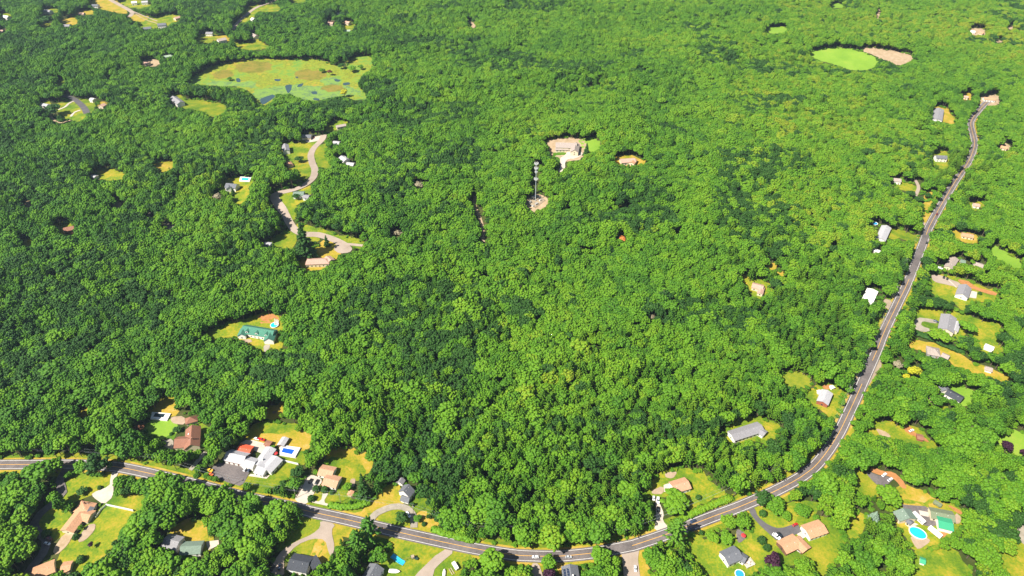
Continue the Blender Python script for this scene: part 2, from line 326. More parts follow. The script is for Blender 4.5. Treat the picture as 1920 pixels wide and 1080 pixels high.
# outlines of the open ground, in pixels of the photograph: (surface, x, y, x, y, ...)
LAWNS = [
 ('mixed', 137,896,160,895,190,896,207,890,210,908,175,925,150,932,122,942,116,922,125,907),
 ('mixed', 212,932,269,935,262,950,250,958,200,946),
 ('mixed', 187,960,200,948,250,957,234,978,226,993,208,1007,210,1022,196,1030,192,1045,165,1050,160,1067,140,1072,105,1056,135,1017,160,995,178,978),
 ('mixed', 85,960,100,958,127,967,122,985,108,1005,90,1006,75,1002,73,985),
 ('dry', 322,997,350,976,385,982,387,1010,400,1012,385,1030,340,1032,325,1022),
 ('field', 282,790,315,792,328,800,318,814,300,818,281,812,275,800),
 ('dry', 287,766,303,763,305,747,317,741,327,744,326,759,330,771,326,777,285,773),
 ('lush', 315,818,325,815,326,824,316,826),
 ('mixed', 372,797,386,796,380,825,372,845,366,842,374,815),
 ('dry', 466,806,480,797,500,796,540,803,560,812,580,816,580,832,568,842,545,836,528,822,512,830,490,824,467,820),
 ('dry', 510,763,522,760,535,761,532,773,520,784,503,784,496,778), ('mixed', 484,797,510,794,548,796,552,804,520,808,486,806),
 ('lawn', 529,856,556,862,566,845,566,866,552,870,546,882,540,894,520,906,480,921,458,902,470,894,506,895,522,872),
 ('dry', 630,842,647,849,657,846,672,856,685,856,695,869,690,887,672,880,650,868,628,872,618,864),
 ('lawn', 614,866,640,866,668,872,680,886,666,899,640,896,630,890,624,876),
 ('lawn', 640,896,655,899,650,925,652,938,628,941,617,948,584,944,588,920,612,926,630,915),
 ('dry', 750,912,751,925,747,945,715,956,692,957,680,966,672,962,702,946,722,921,740,910), ('lawn', 779,935,792,937,800,952,796,974,778,968,772,952),
 ('lawn', 710,971,730,959,752,958,768,972,764,983,740,979), ('dry', 783,968,797,970,812,982,812,992,798,994,784,990),
 ('lawn', 579,970,604,977,601,989,586,1001,556,1014,530,1030,533,1015,547,998,565,985),
 ('lawn', 555,1025,586,1011,604,1011,598,1028,590,1046,580,1044,560,1041), ('dry', 602,1011,612,1013,617,1040,596,1049,586,1045,592,1028),
 ('dry', 627,986,649,985,652,997,636,1008,629,1027,621,997), ('lawn', 533,1049,548,1030,553,1036,537,1053),
 ('mixed', 735,1009,772,1017,822,1029,826,1036,810,1051,786,1070,772,1085,764,1110,722,1110,714,1062,725,1051,739,1032),
 ('mixed', 852,1036,885,1039,862,1056,858,1082,862,1110,812,1110,814,1070,835,1051),
 ('dry', 1050,1056,1072,1052,1066,1061,1056,1066,1046,1067), ('dry', 1196,1030,1203,1045,1210,1065,1222,1090,1202,1100,1196,1070,1194,1045),
 ('mixed', 1222,912,1243,889,1252,884,1267,882,1284,885,1305,889,1316,885,1318,895,1334,906,1342,916,1359,925,1340,930,1327,937,1306,940,1297,952,1289,950,1291,936,1277,926,1262,924,1244,928,1217,929,1215,922),
 ('mixed', 1302,1005,1320,1014,1345,1018,1372,1010,1384,1015,1400,1003,1412,1000,1421,1007,1440,1022,1444,1035,1434,1045,1437,1062,1416,1064,1410,1078,1386,1096,1345,1096,1325,1080,1310,1052,1288,1030,1296,1012),
 ('mixed', 1415,952,1426,957,1440,964,1460,966,1477,944,1519,943,1525,961,1511,980,1495,981,1462,992,1442,986,1422,970),
 ('lawn', 1500,985,1545,970,1562,985,1574,1005,1579,1015,1572,1032,1560,1043,1552,1066,1540,1074,1527,1070,1519,1042,1500,1040,1476,1040,1468,1028,1484,1004),
 ('lawn', 1410,968,1424,990,1446,1008,1458,1020,1475,1038,1487,1046,1480,1056,1466,1050,1450,1034,1430,1012,1418,1000,1408,985),
 ('lawn', 1605,884,1624,889,1649,917,1647,930,1625,924,1604,924,1602,910), ('dry', 1691,916,1705,920,1721,921,1741,932,1755,940,1767,947,1741,950,1709,949,1687,944),
 ('mixed', 1687,943,1745,943,1770,945,1800,953,1807,970,1801,985,1785,995,1776,1005,1766,1014,1746,1016,1722,1032,1712,1026,1704,1008,1690,994,1688,970),
 ('mixed', 1715,1036,1740,1031,1770,1030,1800,1045,1812,1075,1795,1100,1725,1100,1710,1070), ('mixed', 1875,1042,1900,1027,1940,1024,1940,1110,1905,1100,1885,1060),
 ('mixed', 1590,975,1612,962,1622,985,1600,1010,1586,1000),
 ('lawn', 1722,583,1738,578,1767,584,1764,606,1748,618,1730,622,1713,617,1717,593),
 ('mixed', 1778,582,1800,590,1819,595,1843,607,1861,603,1871,614,1865,633,1873,640,1869,648,1835,640,1833,616,1815,605,1802,628,1788,632,1776,610),
 ('dry', 1702,634,1744,646,1770,656,1803,667,1822,683,1850,692,1875,703,1892,709,1884,714,1860,705,1830,698,1808,689,1786,682,1780,674,1735,657,1712,653,1703,645),
 ('mixed', 1835,645,1850,640,1872,646,1876,658,1858,664,1840,658),
 ('mixed', 1748,531,1752,521,1775,517,1795,523,1822,530,1838,538,1855,542,1870,550,1866,557,1853,564,1832,562,1820,563,1808,577,1800,579,1792,568,1770,558,1750,550),
 ('field', 1857,456,1870,467,1884,473,1902,485,1917,495,1910,503,1895,498,1873,485,1860,472), ('dry', 1780,430,1803,439,1822,439,1837,451,1827,457,1798,449),
 ('field', 1780,722,1800,728,1827,737,1817,747,1818,753,1808,762,1796,752,1776,742), ('mixed', 1762,758,1777,756,1776,768,1762,766), ('dirt', 1737,744,1752,752,1755,758,1744,755),
 ('mixed', 1625,803,1642,787,1670,797,1693,803,1707,799,1718,811,1734,815,1744,829,1758,847,1747,841,1717,834,1680,821,1650,819,1633,812),
 ('field', 1857,827,1867,822,1890,817,1899,808,1914,811,1940,822,1940,850,1900,852,1880,836),
 ('mixed', 1508,742,1535,725,1543,719,1566,721,1575,750,1563,785,1551,770,1535,765,1520,752), ('mixed', 1362,808,1398,783,1428,787,1443,794,1455,794,1454,812,1442,825,1420,822,1380,829,1364,826),
 ('yellowgrass', 1462,703,1490,700,1515,708,1512,725,1480,722,1464,715),
 ('dry', 1730,400,1748,398,1744,425,1730,443,1722,465,1714,470,1716,450,1729,436), ('dry', 1742,362,1752,360,1742,385,1732,396,1736,376),
 ('mixed', 1642,595,1656,598,1652,612,1643,606), ('mixed', 1660,352,1690,343,1708,345,1721,352,1717,370,1700,360,1680,350), ('lawn', 1664,433,1680,428,1700,437,1722,446,1716,453,1690,446,1668,446),
 ('dry', 1393,516,1402,518,1404,530,1396,531), ('dry', 1436,496,1456,494,1457,503,1444,505), ('dry', 1460,508,1470,511,1468,518,1461,515), ('mixed', 1404,525,1440,528,1436,552,1420,558,1406,545),
 ('mixed', 1748,286,1780,285,1779,305,1770,317,1761,312,1750,304), ('mixed', 1816,378,1842,378,1844,392,1822,394), ('dirt', 1872,270,1892,270,1894,281,1874,282),
 ('dry', 1750,200,1774,203,1788,224,1789,233,1768,228,1749,224), ('dirt', 1838,180,1865,176,1876,186,1872,196,1850,198,1838,193), ('dry', 1804,175,1820,174,1822,187,1806,188),
 ('field', 1511,100,1540,93,1575,90,1612,96,1646,110,1638,126,1620,131,1595,131,1575,123,1547,117), ('dirt', 1613,91,1640,91,1668,95,1715,105,1700,117,1684,123,1668,114,1640,104),
 ('field', 1436,52,1468,49,1477,57,1458,63,1438,61), ('field', 1552,8,1574,6,1584,13,1564,17), ('dirt', 1644,16,1649,17,1648,34,1642,35), ('dirt', 1816,53,1846,54,1849,66,1822,66), ('dirt', 1888,48,1899,48,1897,56,1889,56), ('dirt', 1866,74,1880,76,1877,80,1868,79),
 ('dirt', 1024,264,1045,260,1090,260,1095,278,1093,291,1080,299,1060,300,1036,290,1030,280), ('field', 1090,262,1123,262,1123,277,1114,283,1098,283,1092,275), ('lush', 1036,288,1059,286,1061,295,1051,303,1042,298), ('dry', 1148,297,1180,291,1206,300,1207,306,1186,309,1158,307),
 ('mixed', 384,623,403,619,428,612,459,601,485,595,502,588,519,598,527,603,525,620,521,636,534,656,515,651,505,645,495,661,485,651,465,641,452,641,442,629,425,629,405,635,392,631),
 ('orange', 488,601,503,592,518,599,514,606,496,604),
 ('mixed', 560,273,566,262,600,258,612,252,608,262,598,270,584,284,578,286,583,320,580,333,560,331,560,312,548,318,532,316,540,300,528,282,532,268,542,266), ('lawn', 590,287,603,272,612,272,604,288,619,309,618,316,598,312,593,298), ('mixed', 610,236,640,230,648,232,640,240,612,248),
 ('lawn', 523,367,546,362,551,383,552,406,545,413,538,393,528,378), ('mixed', 566,355,582,349,582,362,576,375,560,380,548,382,546,372), ('lawn', 505,449,534,438,551,442,552,456,546,466,520,460), ('mixed', 556,424,579,425,605,432,645,446,679,452,680,460,676,466,640,452,600,440,565,434),
 ('dry', 566,478,587,471,604,454,622,452,636,460,636,474,625,490,600,506,575,506,560,496), ('lawn', 583,444,600,446,598,452,584,452),
 ('mixed', 418,340,436,333,462,334,474,331,474,343,464,346,466,366,452,382,440,381,432,362,420,356), ('mixed', 182,318,190,316,210,320,233,325,231,336,186,336), ('dry', 288,308,308,303,327,303,321,316,303,323,294,316),
 ('dirt', 47,379,56,377,58,390,51,390), ('mixed', 102,418,118,422,140,419,140,436,120,440,108,432), ('gravel', 310,416,324,420,321,433,312,428), ('gravel', 277,399,283,402,284,409,279,408), ('lawn', 43,450,60,447,59,461,46,463), ('dry', 145,773,167,760,167,776,149,784), ('dirt', 217,380,228,381,227,390,219,390),
 ('mixed', 106,196,129,188,152,205,161,219,145,228,132,222,114,216), ('lawn', 146,187,168,186,178,189,176,207,166,212,154,200), ('mixed', 72,190,92,190,92,202,78,204), ('lawn', 104,152,119,151,120,159,106,160), ('dry', 183,192,200,190,200,203,186,203),
 ('lawn', 317,178,342,180,345,188,370,186,384,191,400,192,425,197,421,209,398,221,385,208,362,204,340,200,320,196),
 ('dry', 172,-4,208,-4,240,19,236,27,190,17,165,8), ('dry', 250,24,294,42,283,50,262,40,244,37), ('dry', 115,35,145,33,147,46,116,45), ('dry', 140,22,175,18,176,27,142,29), ('mixed', 290,31,337,27,340,37,320,42,313,53,262,53,264,45), ('mixed', 218,0,262,-2,290,10,250,18), ('mixed', 0,22,20,26,22,36,2,38), ('mixed', 80,16,110,17,106,25,84,26), ('dirt', 0,52,10,53,9,60,0,61), ('mixed', 75,43,95,44,94,51,78,50),
 ('mixed', 370,67,392,62,406,66,404,76,385,83,372,80), ('dry', 404,66,430,68,428,80,408,80), ('mixed', 437,76,455,83,472,80,480,70,490,80,503,86,495,93,468,94,446,88), ('mixed', 478,16,512,7,528,16,518,22,490,22), ('mixed', 540,-2,573,-2,571,5,545,5), ('mixed', 648,36,664,44,662,54,650,60,644,48), ('mixed', 460,14,480,8,484,20,466,40,452,44), ('dirt', 612,38,626,38,626,48,614,47), ('dirt', 266,112,298,113,300,124,268,125), ('dirt', 876,36,884,40,892,50,886,54), ('dirt', 200,143,208,140,206,147,201,148),
 ('dirt', 984,378,1011,364,1024,374,1028,382,1010,392,1000,396,986,386),
]
M['field'] = surf('hay_field', [(.3, (.14, .27, .02)), (.6, (.20, .33, .03)), (.8, (.30, .34, .05))], .03, scale2=.5, amt=.4)
M['lily'] = surf('lily_pads', [(.3, (.14, .25, .045)), (.5, (.19, .30, .05)), (.58, (.06, .12, .08)), (.64, (.17, .27, .04))], .07, scale2=.5, amt=.6)
M['sedge'] = surf('brown_sedge', [(.3, (.12, .14, .015)), (.6, (.24, .19, .03)), (.8, (.16, .11, .03))], .05, scale2=.4, amt=.6)
M['yellowgrass'] = surf('yellow_meadow', [(.3, (.14, .2, .012)), (.7, (.26, .27, .02))], .2, scale2=1.2, bump=.4)
for L in LAWNS:
    k = L[0]; nm = {'dirt': 'bare_ground', 'gravel': 'gravel_ground', 'orange': 'mulch_ground'}.get(k, 'lawn')
    sheet(nm, L[1:], k, grow=3.0 if len(L) > 9 else 1.5)
# marsh with its pools
sheet('marsh', (350,152,375,140,395,127,437,117,480,112,520,112,555,114,587,112,608,116,625,124,650,128,658,108,697,104,694,130,676,140,668,160,678,172,690,186,664,188,640,176,605,186,580,188,560,182,540,172,515,176,500,196,484,194,470,172,450,162,400,160,372,157), 'marsh', grow=4)
for P in ((474,170,500,168,540,160,580,164,640,160,668,168,676,182,640,177,605,187,575,188,548,182,515,178,500,192,486,190), (382,158,410,152,440,156,470,152,480,166,450,160,410,160), (600,150,630,146,640,156,612,160)): sheet('lily_pads', P, 'lily', base=.25, sm=2, grow=3, open_=False)
for P in ((448,120,480,116,510,120,500,134,470,138,440,130), (560,130,600,134,612,146,580,150,552,144), (600,168,622,160,650,164,634,172), (400,136,430,132,436,144,408,148)): sheet('sedge_patch', P, 'sedge', base=.25, sm=2, grow=3, open_=False)
for P in ((487,186,500,181,512,177,517,181,505,190,494,197,489,194), (534,160,548,158,546,170,540,176,536,168), (583,172,594,171,596,177,585,177), (642,156,655,154,657,159,644,161), (442,147,450,147,452,154,444,155), (560,158,570,156,566,163,556,164), (514,148,528,149,524,153,515,152), (626,148,640,150,636,154,628,153), (552,144,560,144,558,148), (586,184,600,185,598,189,588,188)):
    sheet('pond_water', P, 'water', base=.25, sm=2)
# drives, lots, patios
DRIVES = [
 ('concrete', 212,880,224,884,213,905,213,931,195,947,175,933,172,925,206,912,207,898), ('concrete', 386,1016,410,1013,411,1022,391,1032),
 ('gravel', 305,827,325,822,326,845,310,841), ('brick', 321,782,346,780,348,797,326,795,320,789), ('dirt', 120,1000,140,998,128,1022,106,1042,98,1034), ('brick', 165,984,180,982,178,995,160,1014,146,1018,150,1004), ('dirt', 62,990,72,985,73,1005,66,1012),
 ('concrete', 466,823,508,835,494,852,474,844,446,834), ('concrete', 524,834,565,841,555,860,524,855), ('asphalt', 395,877,421,864,472,877,467,889,453,913,434,907,399,895), ('concrete', 470,889,506,892,500,898,466,893),
 ('concrete', 576,891,592,892,606,901,594,917,576,948,553,940,556,926), ('brick', 656,899,667,897,665,912,659,915), ('concrete', 606,921,617,924,606,942,620,947,618,950,582,942,583,939,602,941),
 ('street', 600,976,630,983,621,995,628,1026,622,1046,616,1036,610,1012,586,1010,557,1022,534,1046,532,1054,534,1082,505,1078,514,1052,530,1031,556,1015,586,1002,601,989),
 ('street', 829,1030,854,1033,826,1056,812,1071,812,1110,764,1110,772,1085),
 ('street', 996,1057,1010,1056,1018,1080,1020,1110,1000,1110,997,1080),  ('brick', 1222,920,1244,911,1244,927,1222,927), ('concrete', 1244,910,1252,907,1261,921,1245,923), ('concrete', 1229,930,1237,944,1245,964,1242,976,1255,991,1226,997,1230,972), ('brick', 1246,888,1262,884,1270,886,1262,898,1248,896),
 ('darkasphalt', 1402,954,1414,951,1421,970,1442,986,1462,992,1495,981,1503,997,1495,1002,1479,1005,1467,1013,1455,1014,1446,1005,1426,987,1410,969), ('asphalt', 1380,993,1390,994,1401,1007,1386,1020,1381,1012), ('concrete', 1494,1002,1506,995,1516,1004,1502,1012),
 ('orange', 1634,875,1655,884,1675,885,1692,900,1701,917,1690,916,1681,903,1667,893,1650,892,1630,884), ('asphalt', 1622,886,1630,885,1650,893,1667,894,1676,899,1655,916,1640,907),
 ('asphalt', 1687,946,1709,948,1741,950,1742,968,1756,976,1757,986,1736,988,1712,973), ('concrete', 1722,957,1741,961,1741,970,1725,966), ('concrete', 1696,972,1711,979,1722,984,1704,991), ('concrete', 1742,960,1762,964,1762,975,1744,973),
 ('brick', 1705,1004,1736,1008,1746,1015,1722,1032,1713,1022), ('orange', 1773,945,1801,957,1806,968,1792,961), ('brick', 1791,961,1802,970,1800,982,1789,983), ('orange', 1762,996,1780,996,1772,1006,1765,1010),
 ('gravel', 1717,595,1749,599,1762,606,1750,607,1729,602,1726,611,1748,619,1732,624,1712,616), ('street', 1744,515,1767,517,1780,524,1801,531,1798,540,1778,535,1750,529), ('orange', 1794,523,1822,529,1826,538,1871,549,1866,556,1822,542,1801,533), ('concrete', 1818,545,1832,548,1830,560,1814,558),
 ('dirt', 1640,802,1665,812,1671,821,1651,819), ('orange', 1690,800,1706,798,1714,812,1736,822,1744,832,1722,822,1700,812), ('sand', 1656,560,1673,564,1669,582,1658,576), ('orange', 1540,723,1562,721,1562,730,1545,731), ('dirt', 1728,417,1742,419,1741,423,1729,423),
 ('street', 507,364,525,361,523,371,539,391,546,413,536,404,520,386), ('street', 632,454,648,456,662,466,656,474,636,476,625,468), ('concrete', 1049,297,1060,291,1064,284,1090,284,1093,291,1078,298,1066,298,1059,305,1060,315,1053,323,1046,323,1052,311), ('concrete', 572,262,592,256,612,254,606,262,590,266,574,268),
 ('gravel', 494,648,507,646,505,655,495,662), ('brick', 452,638,470,636,474,642,456,644), ('dirt', 1640,93,1668,97,1706,106,1696,115,1684,120,1670,111,1648,103), ('sand', 987,380,1012,366,1021,375,1004,389),
 ('sand', 788,1009,812,1016,780,1011), ('street', 1164,1028,1200,1024,1196,1045,1197,1060,1204,1110,1170,1110,1169,1070), ('sand', 1598,715,1640,668,1652,672,1653,690,1640,706,1622,734,1606,740), ('gravel', 1905,985,1940,975,1940,1024,1912,1020),
]
for D in DRIVES:
    nm = {'darkasphalt': 'driveway', 'asphalt': 'driveway', 'street': 'driveway', 'gravel': 'driveway', 'orange': 'mulch_ground', 'brick': 'patio', 'dirt': 'bare_ground', 'sand': 'gravel_ground'}.get(D[0], 'pavement')
    sheet(nm, D[1:], D[0], base=.32, sm=0 if D[0] in ('concrete', 'asphalt') and len(D) < 11 else 1)

# ------------------------------------------------------------------ roads
MAIN = [(-160,880),(-60,874),(0,872),(60,871.5),(120,871),(180,873),(225,877),(275,887),(330,900),(390,915),(450,931),(510,944),(557,954),(582,960),(655,976),(735,995.6),(785,1007),(840,1019),(897,1030.6),(960,1040.6),(994,1043),(1037,1043.8),(1070,1042),(1115,1037),(1150,1030.5),(1185,1023.7),(1197,1020),(1245,1004),(1293,986),(1340,968),(1381,953),(1415,938.7),(1450,923),(1490,902),(1512,887.5),(1530,872.5),(1552,845),(1572.5,812.5),(1585,787.5),(1604,747),(1619,713.5),(1644,657.5),(1657.5,623),(1685,565),(1703,527),(1730,458),(1741,428),(1757,398),(1772.5,371),(1787.5,346),(1800,327),(1808,315),(1817,301),(1826,277),(1826.5,263),(1822,245),(1820,230),(1828,216),(1840,202),(1850,192),(1862,186)]
g = ground_path(MAIN, 4)
road('main_road', MAIN, 9.6, 'asphalt', vis=False)
def marking(name, path, off, wd, mat, lift):
    vs, fs = strip_mesh(path, off-wd/2, off+wd/2, lift); tag(mesh_obj(name, vs, fs, M[mat], smooth=True), kind='structure')
_l = .56
marking('road_edge_line', g, 3.65, .24, 'white_line', _l); marking('road_edge_line', g, -3.65, .24, 'white_line', _l)
iA = min(range(len(g)), key=lambda i: (g[i]-Vector(gp(1150,1030.5)[:2])).length); iB = min(range(len(g)), key=lambda i: (g[i]-Vector(gp(1183,1023)[:2])).length)
iC = min(range(len(g)), key=lambda i: (g[i]-Vector(gp(1618,716)[:2])).length); iD = min(range(len(g)), key=lambda i: (g[i]-Vector(gp(1636,676)[:2])).length)
iE = min(range(len(g)), key=lambda i: (g[i]-Vector(gp(1705,520)[:2])).length); iF = min(range(len(g)), key=lambda i: (g[i]-Vector(gp(1737,440)[:2])).length)
for a, b in ((0, iA), (iB, iC), (iD, iE), (iF, len(g)-1)): marking('road_centre_line', g[a:b], 0, .34, 'yellow_line', _l)
vs, fs = strip_mesh(g, -11, 11, .03); tag(mesh_obj('road_verge', vs, fs, M['lawn'], smooth=True), kind='structure')
vs, fs = strip_mesh(g, -6.6, 6.6, .06); tag(mesh_obj('road_verge', vs, fs, M['dry'], smooth=True), kind='structure')
for seg, wd in (([(-60,874),(0,872),(42,871.7)], 10), ([(112,871),(134,871.3)], 9), ([(208,875.5),(225,877),(275,887)], 9.5), ([(572,957),(582,960),(640,972.5),(664,978)], 11), ([(706,989),(735,995.6),(785,1007),(840,1019),(896,1030.4)], 11), ([(905,1030),(957,1037)], 5), ([(954,1040),(994,1043),(1014,1043.6)], 10.5), ([(1042,1043.8),(1070,1042),(1092,1040)], 10), ([(1158,1029),(1185,1023.7),(1216,1014)], 10), ([(1222,1012),(1254,1001)], 4),
              ([(1291,987),(1340,968),(1376,955)], 11), ([(1388,950),(1415,938.7),(1420,936)], 9), ([(1447,924.5),(1490,902),(1512,887.5),(1530,872.5),(1552,845),(1572.5,812.5)], 7.4), ([(1572.5,812.5),(1580,798),(1588,781),(1619,713.5),(1644,657.5),(1657.5,623),(1685,565),(1703,527),(1730,458),(1741,428),(1757,398),(1772.5,371),(1787.5,346),(1798,330)], 7.6),
              ([(1814,306),(1817,301),(1826,277),(1826.5,263),(1822,245),(1820,230),(1828,216),(1840,202),(1850,192),(1862,186)], 8.5), ([(1798,330),(1805,319)], 5)):
    mask_path(seg, wd, view_mask)
road('residential_road', [(607,253),(604,262),(589,277.7),(583,291),(585.5,305.7),(590.5,319),(587,333.7),(577,343.6),(562.5,352),(542.6,358),(519.6,363),(513,369),(521,384.5),(534.4,401),(542.6,417.5),(554,432),(572,439.5),(595.4,440.5),(618.5,447),(638,455.4),(652,464)], 8.6, 'street')
road('residential_road', [(645,458),(660,459),(680,461)], 4, 'street')
road('residential_road', [(196,-8),(209,1),(225,10),(242,19),(248,25),(242,32)], 9, 'street')
road('footpath', [(250,22),(272,31),(295,40)], 3, 'street')
road('residential_road', [(520,-3),(505,5),(480,15),(457,32),(442,47),(437,56)], 8, 'street')
road('access_road', [(120,178.5),(138.5,186),(151.6,196),(160,206),(163,213)], 9, 'darkasphalt')
road('driveway', [(110,206),(122,201),(130,194),(138,190)], 3.5, 'concrete'); road('driveway', [(133,219),(140,211),(151,207)], 3.5, 'concrete'); road('driveway', [(92,214),(104,228),(118,230),(132,226)], 3, 'dirt')
road('forest_track', [(890,368),(891,388),(899,407),(905,430),(906,455)], 3.6, 'dirt')
road('driveway', [(385,848),(372,864),(357,882)], 3.4, 'gravel'); road('driveway', [(696,974),(705,964),(716,958),(735,951),(755,951),(769,959),(776,972),(776,990)], 5.0, 'gravel')
road('driveway', [(124,880),(112,905),(118,925),(95,948),(75,965),(64,985),(72,1000),(88,1012),(80,1040),(62,1062),(45,1092)], 6, 'asphalt', vis=False)
mask_path([(116,898),(117,915)], 6, view_mask); mask_path([(84,955),(75,965),(66,985),(74,1003),(90,1014),(84,1036),(72,1050)], 6, view_mask)
road('footpath', [(1776,524),(1786,533),(1793,540)], 1.4, 'concrete')
road('driveway', [(1715,336),(1722,352),(1716,368)], 4, 'street'); road('driveway', [(300,46),(270,36),(254,26)], 2.5, 'dirt', vis=False)
# ------------------------------------------------------------------ houses
def inside(p, w_, tol=-.2):
    d = p-w_['c']; return abs(d.dot(w_['u'])) < w_['L']/2+tol and abs(d.dot(w_['n'])) < w_['W']/2+tol
def house(name, label, wings, wall='white', pitch=26, chimney=0, solar=False, cat='house', dormers=0, windows=True, doors=1, garage=0, skylights=0, group=None):
    ws = []
    for wdef in wings:
        x1, y1, x2, y2, W, ev, rk = wdef[:7]; hip = len(wdef) > 7 and wdef[7] == 'hip'; pt = math.radians(wdef[8] if len(wdef) > 8 else pitch)
        rise = W/2*math.tan(pt); a, b = gp(x1, y1, ev+rise), gp(x2, y2, ev+rise)
        a, b = Vector(a[:2]), Vector(b[:2]); u = (b-a).normalized(); L = (b-a).length - .9
        if L < 2.5: L = 2.5
        c = (a+b)/2; ws.append(dict(c=c, u=u, n=Vector((-u.y, u.x)), L=L, W=W, ev=ev+.3*random.random(), rise=rise, rk=rk, hip=hip))
    z0 = min(float(hgt(*w_['c'])) for w_ in ws); zt = max(float(hgt(*(w_['c']+w_['u']*s*w_['L']/2))) for w_ in ws for s in (-1, 1))
    base = (z0+zt)/2; root = empty(name, (*ws[0]['c'], base)); tag(root, label, cat, group)
    O = Vector((*ws[0]['c'], base)); body = MB(); roofs = {}
    P3 = lambda w_, s, t, z: (w_['c']+w_['u']*s+w_['n']*t).to_3d()+Vector((0, 0, base+z))-O
    for wi, w_ in enumerate(ws):
        l, h, e, r = w_['L']/2, w_['W']/2, w_['ev'], w_['rise']; b0 = -1.5
        B = [P3(w_, *q) for q in ((-l,-h,b0),(l,-h,b0),(l,h,b0),(-l,h,b0),(-l,-h,e),(l,-h,e),(l,h,e),(-l,h,e))]
        if w_['hip']: body.add(B, [(0,1,5,4),(1,2,6,5),(2,3,7,6),(3,0,4,7)])
        else:
            B += [P3(w_, -l, 0, e+r-.02), P3(w_, l, 0, e+r-.02)]
            body.add(B, [(0,1,5,4),(1,2,6,9,5),(2,3,7,6),(3,0,4,8,7)])
        o = .5; k = r/h; th = .22; mb = roofs.setdefault(w_['rk'], MB()); lo = l+o; ho = h+o; ze = e-o*k+.06+.012*wi; zr = e+r+.06+.012*wi
        if w_['hip']:
            rl = max(.15, l-h*.85)
            T = [P3(w_, *q) for q in ((-lo,-ho,ze),(lo,-ho,ze),(lo,ho,ze),(-lo,ho,ze),(-rl,0,zr),(rl,0,zr))]; T += [t-Vector((0,0,th)) for t in T[:4]]
            mb.add(T, [(0,1,5,4),(2,3,4,5),(1,2,5),(3,0,4),(0,6,7,1),(1,7,8,2),(2,8,9,3),(3,9,6,0),(9,8,7,6)])
        else:
            T = [P3(w_, *q) for q in ((-lo,-ho,ze),(lo,-ho,ze),(lo,0,zr),(-lo,0,zr),(lo,ho,ze),(-lo,ho,ze))]; T += [t-Vector((0,0,th)) for t in T]
            mb.add(T, [(0,1,2,3),(3,2,4,5),(7,6,9,8),(8,9,11,10),(0,6,7,1),(5,4,10,11),(0,3,9,6),(3,5,11,9),(1,7,8,2),(2,8,10,4)])
    body.build('wall', M[wall], root); ro = None
    for rk, mb in roofs.items():
        q = mb.build('roof', R[rk], root); ro = ro or q
    # openings
    def panel(nm, w_, s, t, along, wd, ht, zc, mat, out=.05):
        p = w_['c']+w_['u']*s+w_['n']*t
        if any(inside(p, q, .3) for q in ws if q is not w_): return False
        d = w_['u'] if along else w_['n']; ang = math.atan2(d.y, d.x); m_ = MB(); nrm = (w_['n']*(1 if t > 0 else -1) if along else w_['u']*(1 if s > 0 else -1))
        m_.box((p+nrm*out).to_3d()+Vector((0,0,base+zc))-O, (wd, .12, ht), ang); m_.build(nm, mat, root); return True
    nd = doors
    if windows:
        for w_ in ws:
            l, h, e = w_['L']/2, w_['W']/2, w_['ev']; stor = [1.6] if e < 4.4 else [1.5, 4.1]
            for side in (-1, 1):
                front = (w_['n']*side).y < 0
                if not front and (w_['n']*side).x > -.3: continue            # skip the sides turned fully away
                k = max(1, int(w_['L']/3.4))
                for i in range(k):
                    s = (i+.5-k/2)*w_['L']/k
                    for zi, zc in enumerate(stor):
                        if zi == 0 and nd and front and i == k//2: nd -= 1 if panel('door', w_, s, side*h, True, 1.1, 2.1, 1.1, M['wood']) else 0
                        elif zi == 0 and garage and front and i < garage and w_ is ws[0]: panel('garage_door', w_, s, side*h, True, 2.6, 2.2, 1.15, M['garage'])
                        else: panel('window', w_, s, side*h, True, 1.15, 1.25, zc, M['glass'])
                for sd in (-1, 1):
                    if side == 1 and (w_['u']*sd).y < .2:
                        for zc in stor: panel('window', w_, sd*l, 0, False, 1.2, 1.25, zc, M['glass'])
    W0 = ws[0]
    if chimney:
        m_ = MB(); p = P3(W0, W0['L']*.22, .9, W0['ev']+W0['rise']); m_.box(p, (.9, .9, 2.6), math.atan2(W0['u'].y, W0['u'].x)); m_.build('chimney', M['chim' if chimney == 1 else 'white'], ro)
    front = -1 if W0['n'].y > 0 else 1
    k = W0['rise']/(W0['W']/2); 
    if windows:
        for i in range(2):
            a_ = (-.28+.5*i)*W0['L']; b_ = W0['W']*.13; m_ = MB(); q = P3(W0, a_, front*b_, W0['ev']+W0['rise']-k*b_+.25); m_.tube(q-Vector((0,0,.3)), q+Vector((0,0,.35)), .16, .14, 6); m_.build('roof_vent', M['trim'], ro)
    if solar:
        for i in range(8):
            a_ = (i % 4-1.5)*1.9; b_ = W0['W']*(.16+.22*(i//4)); side = 1 if W0['n'].x < 0 else -1
            m_ = MB(); Q = [P3(W0, a_+sx*.85, side*(b_+sy*.75), W0['ev']+W0['rise']-k*(b_+sy*.75)+.2) for sx, sy in ((-1,-1),(1,-1),(1,1),(-1,1))]
            m_.add(Q+[q-Vector((0,0,.06)) for q in Q], [(0,1,2,3),(7,6,5,4),(0,4,5,1),(1,5,6,2),(2,6,7,3),(3,7,4,0)]); m_.build('solar_panel', M['solar'], ro)
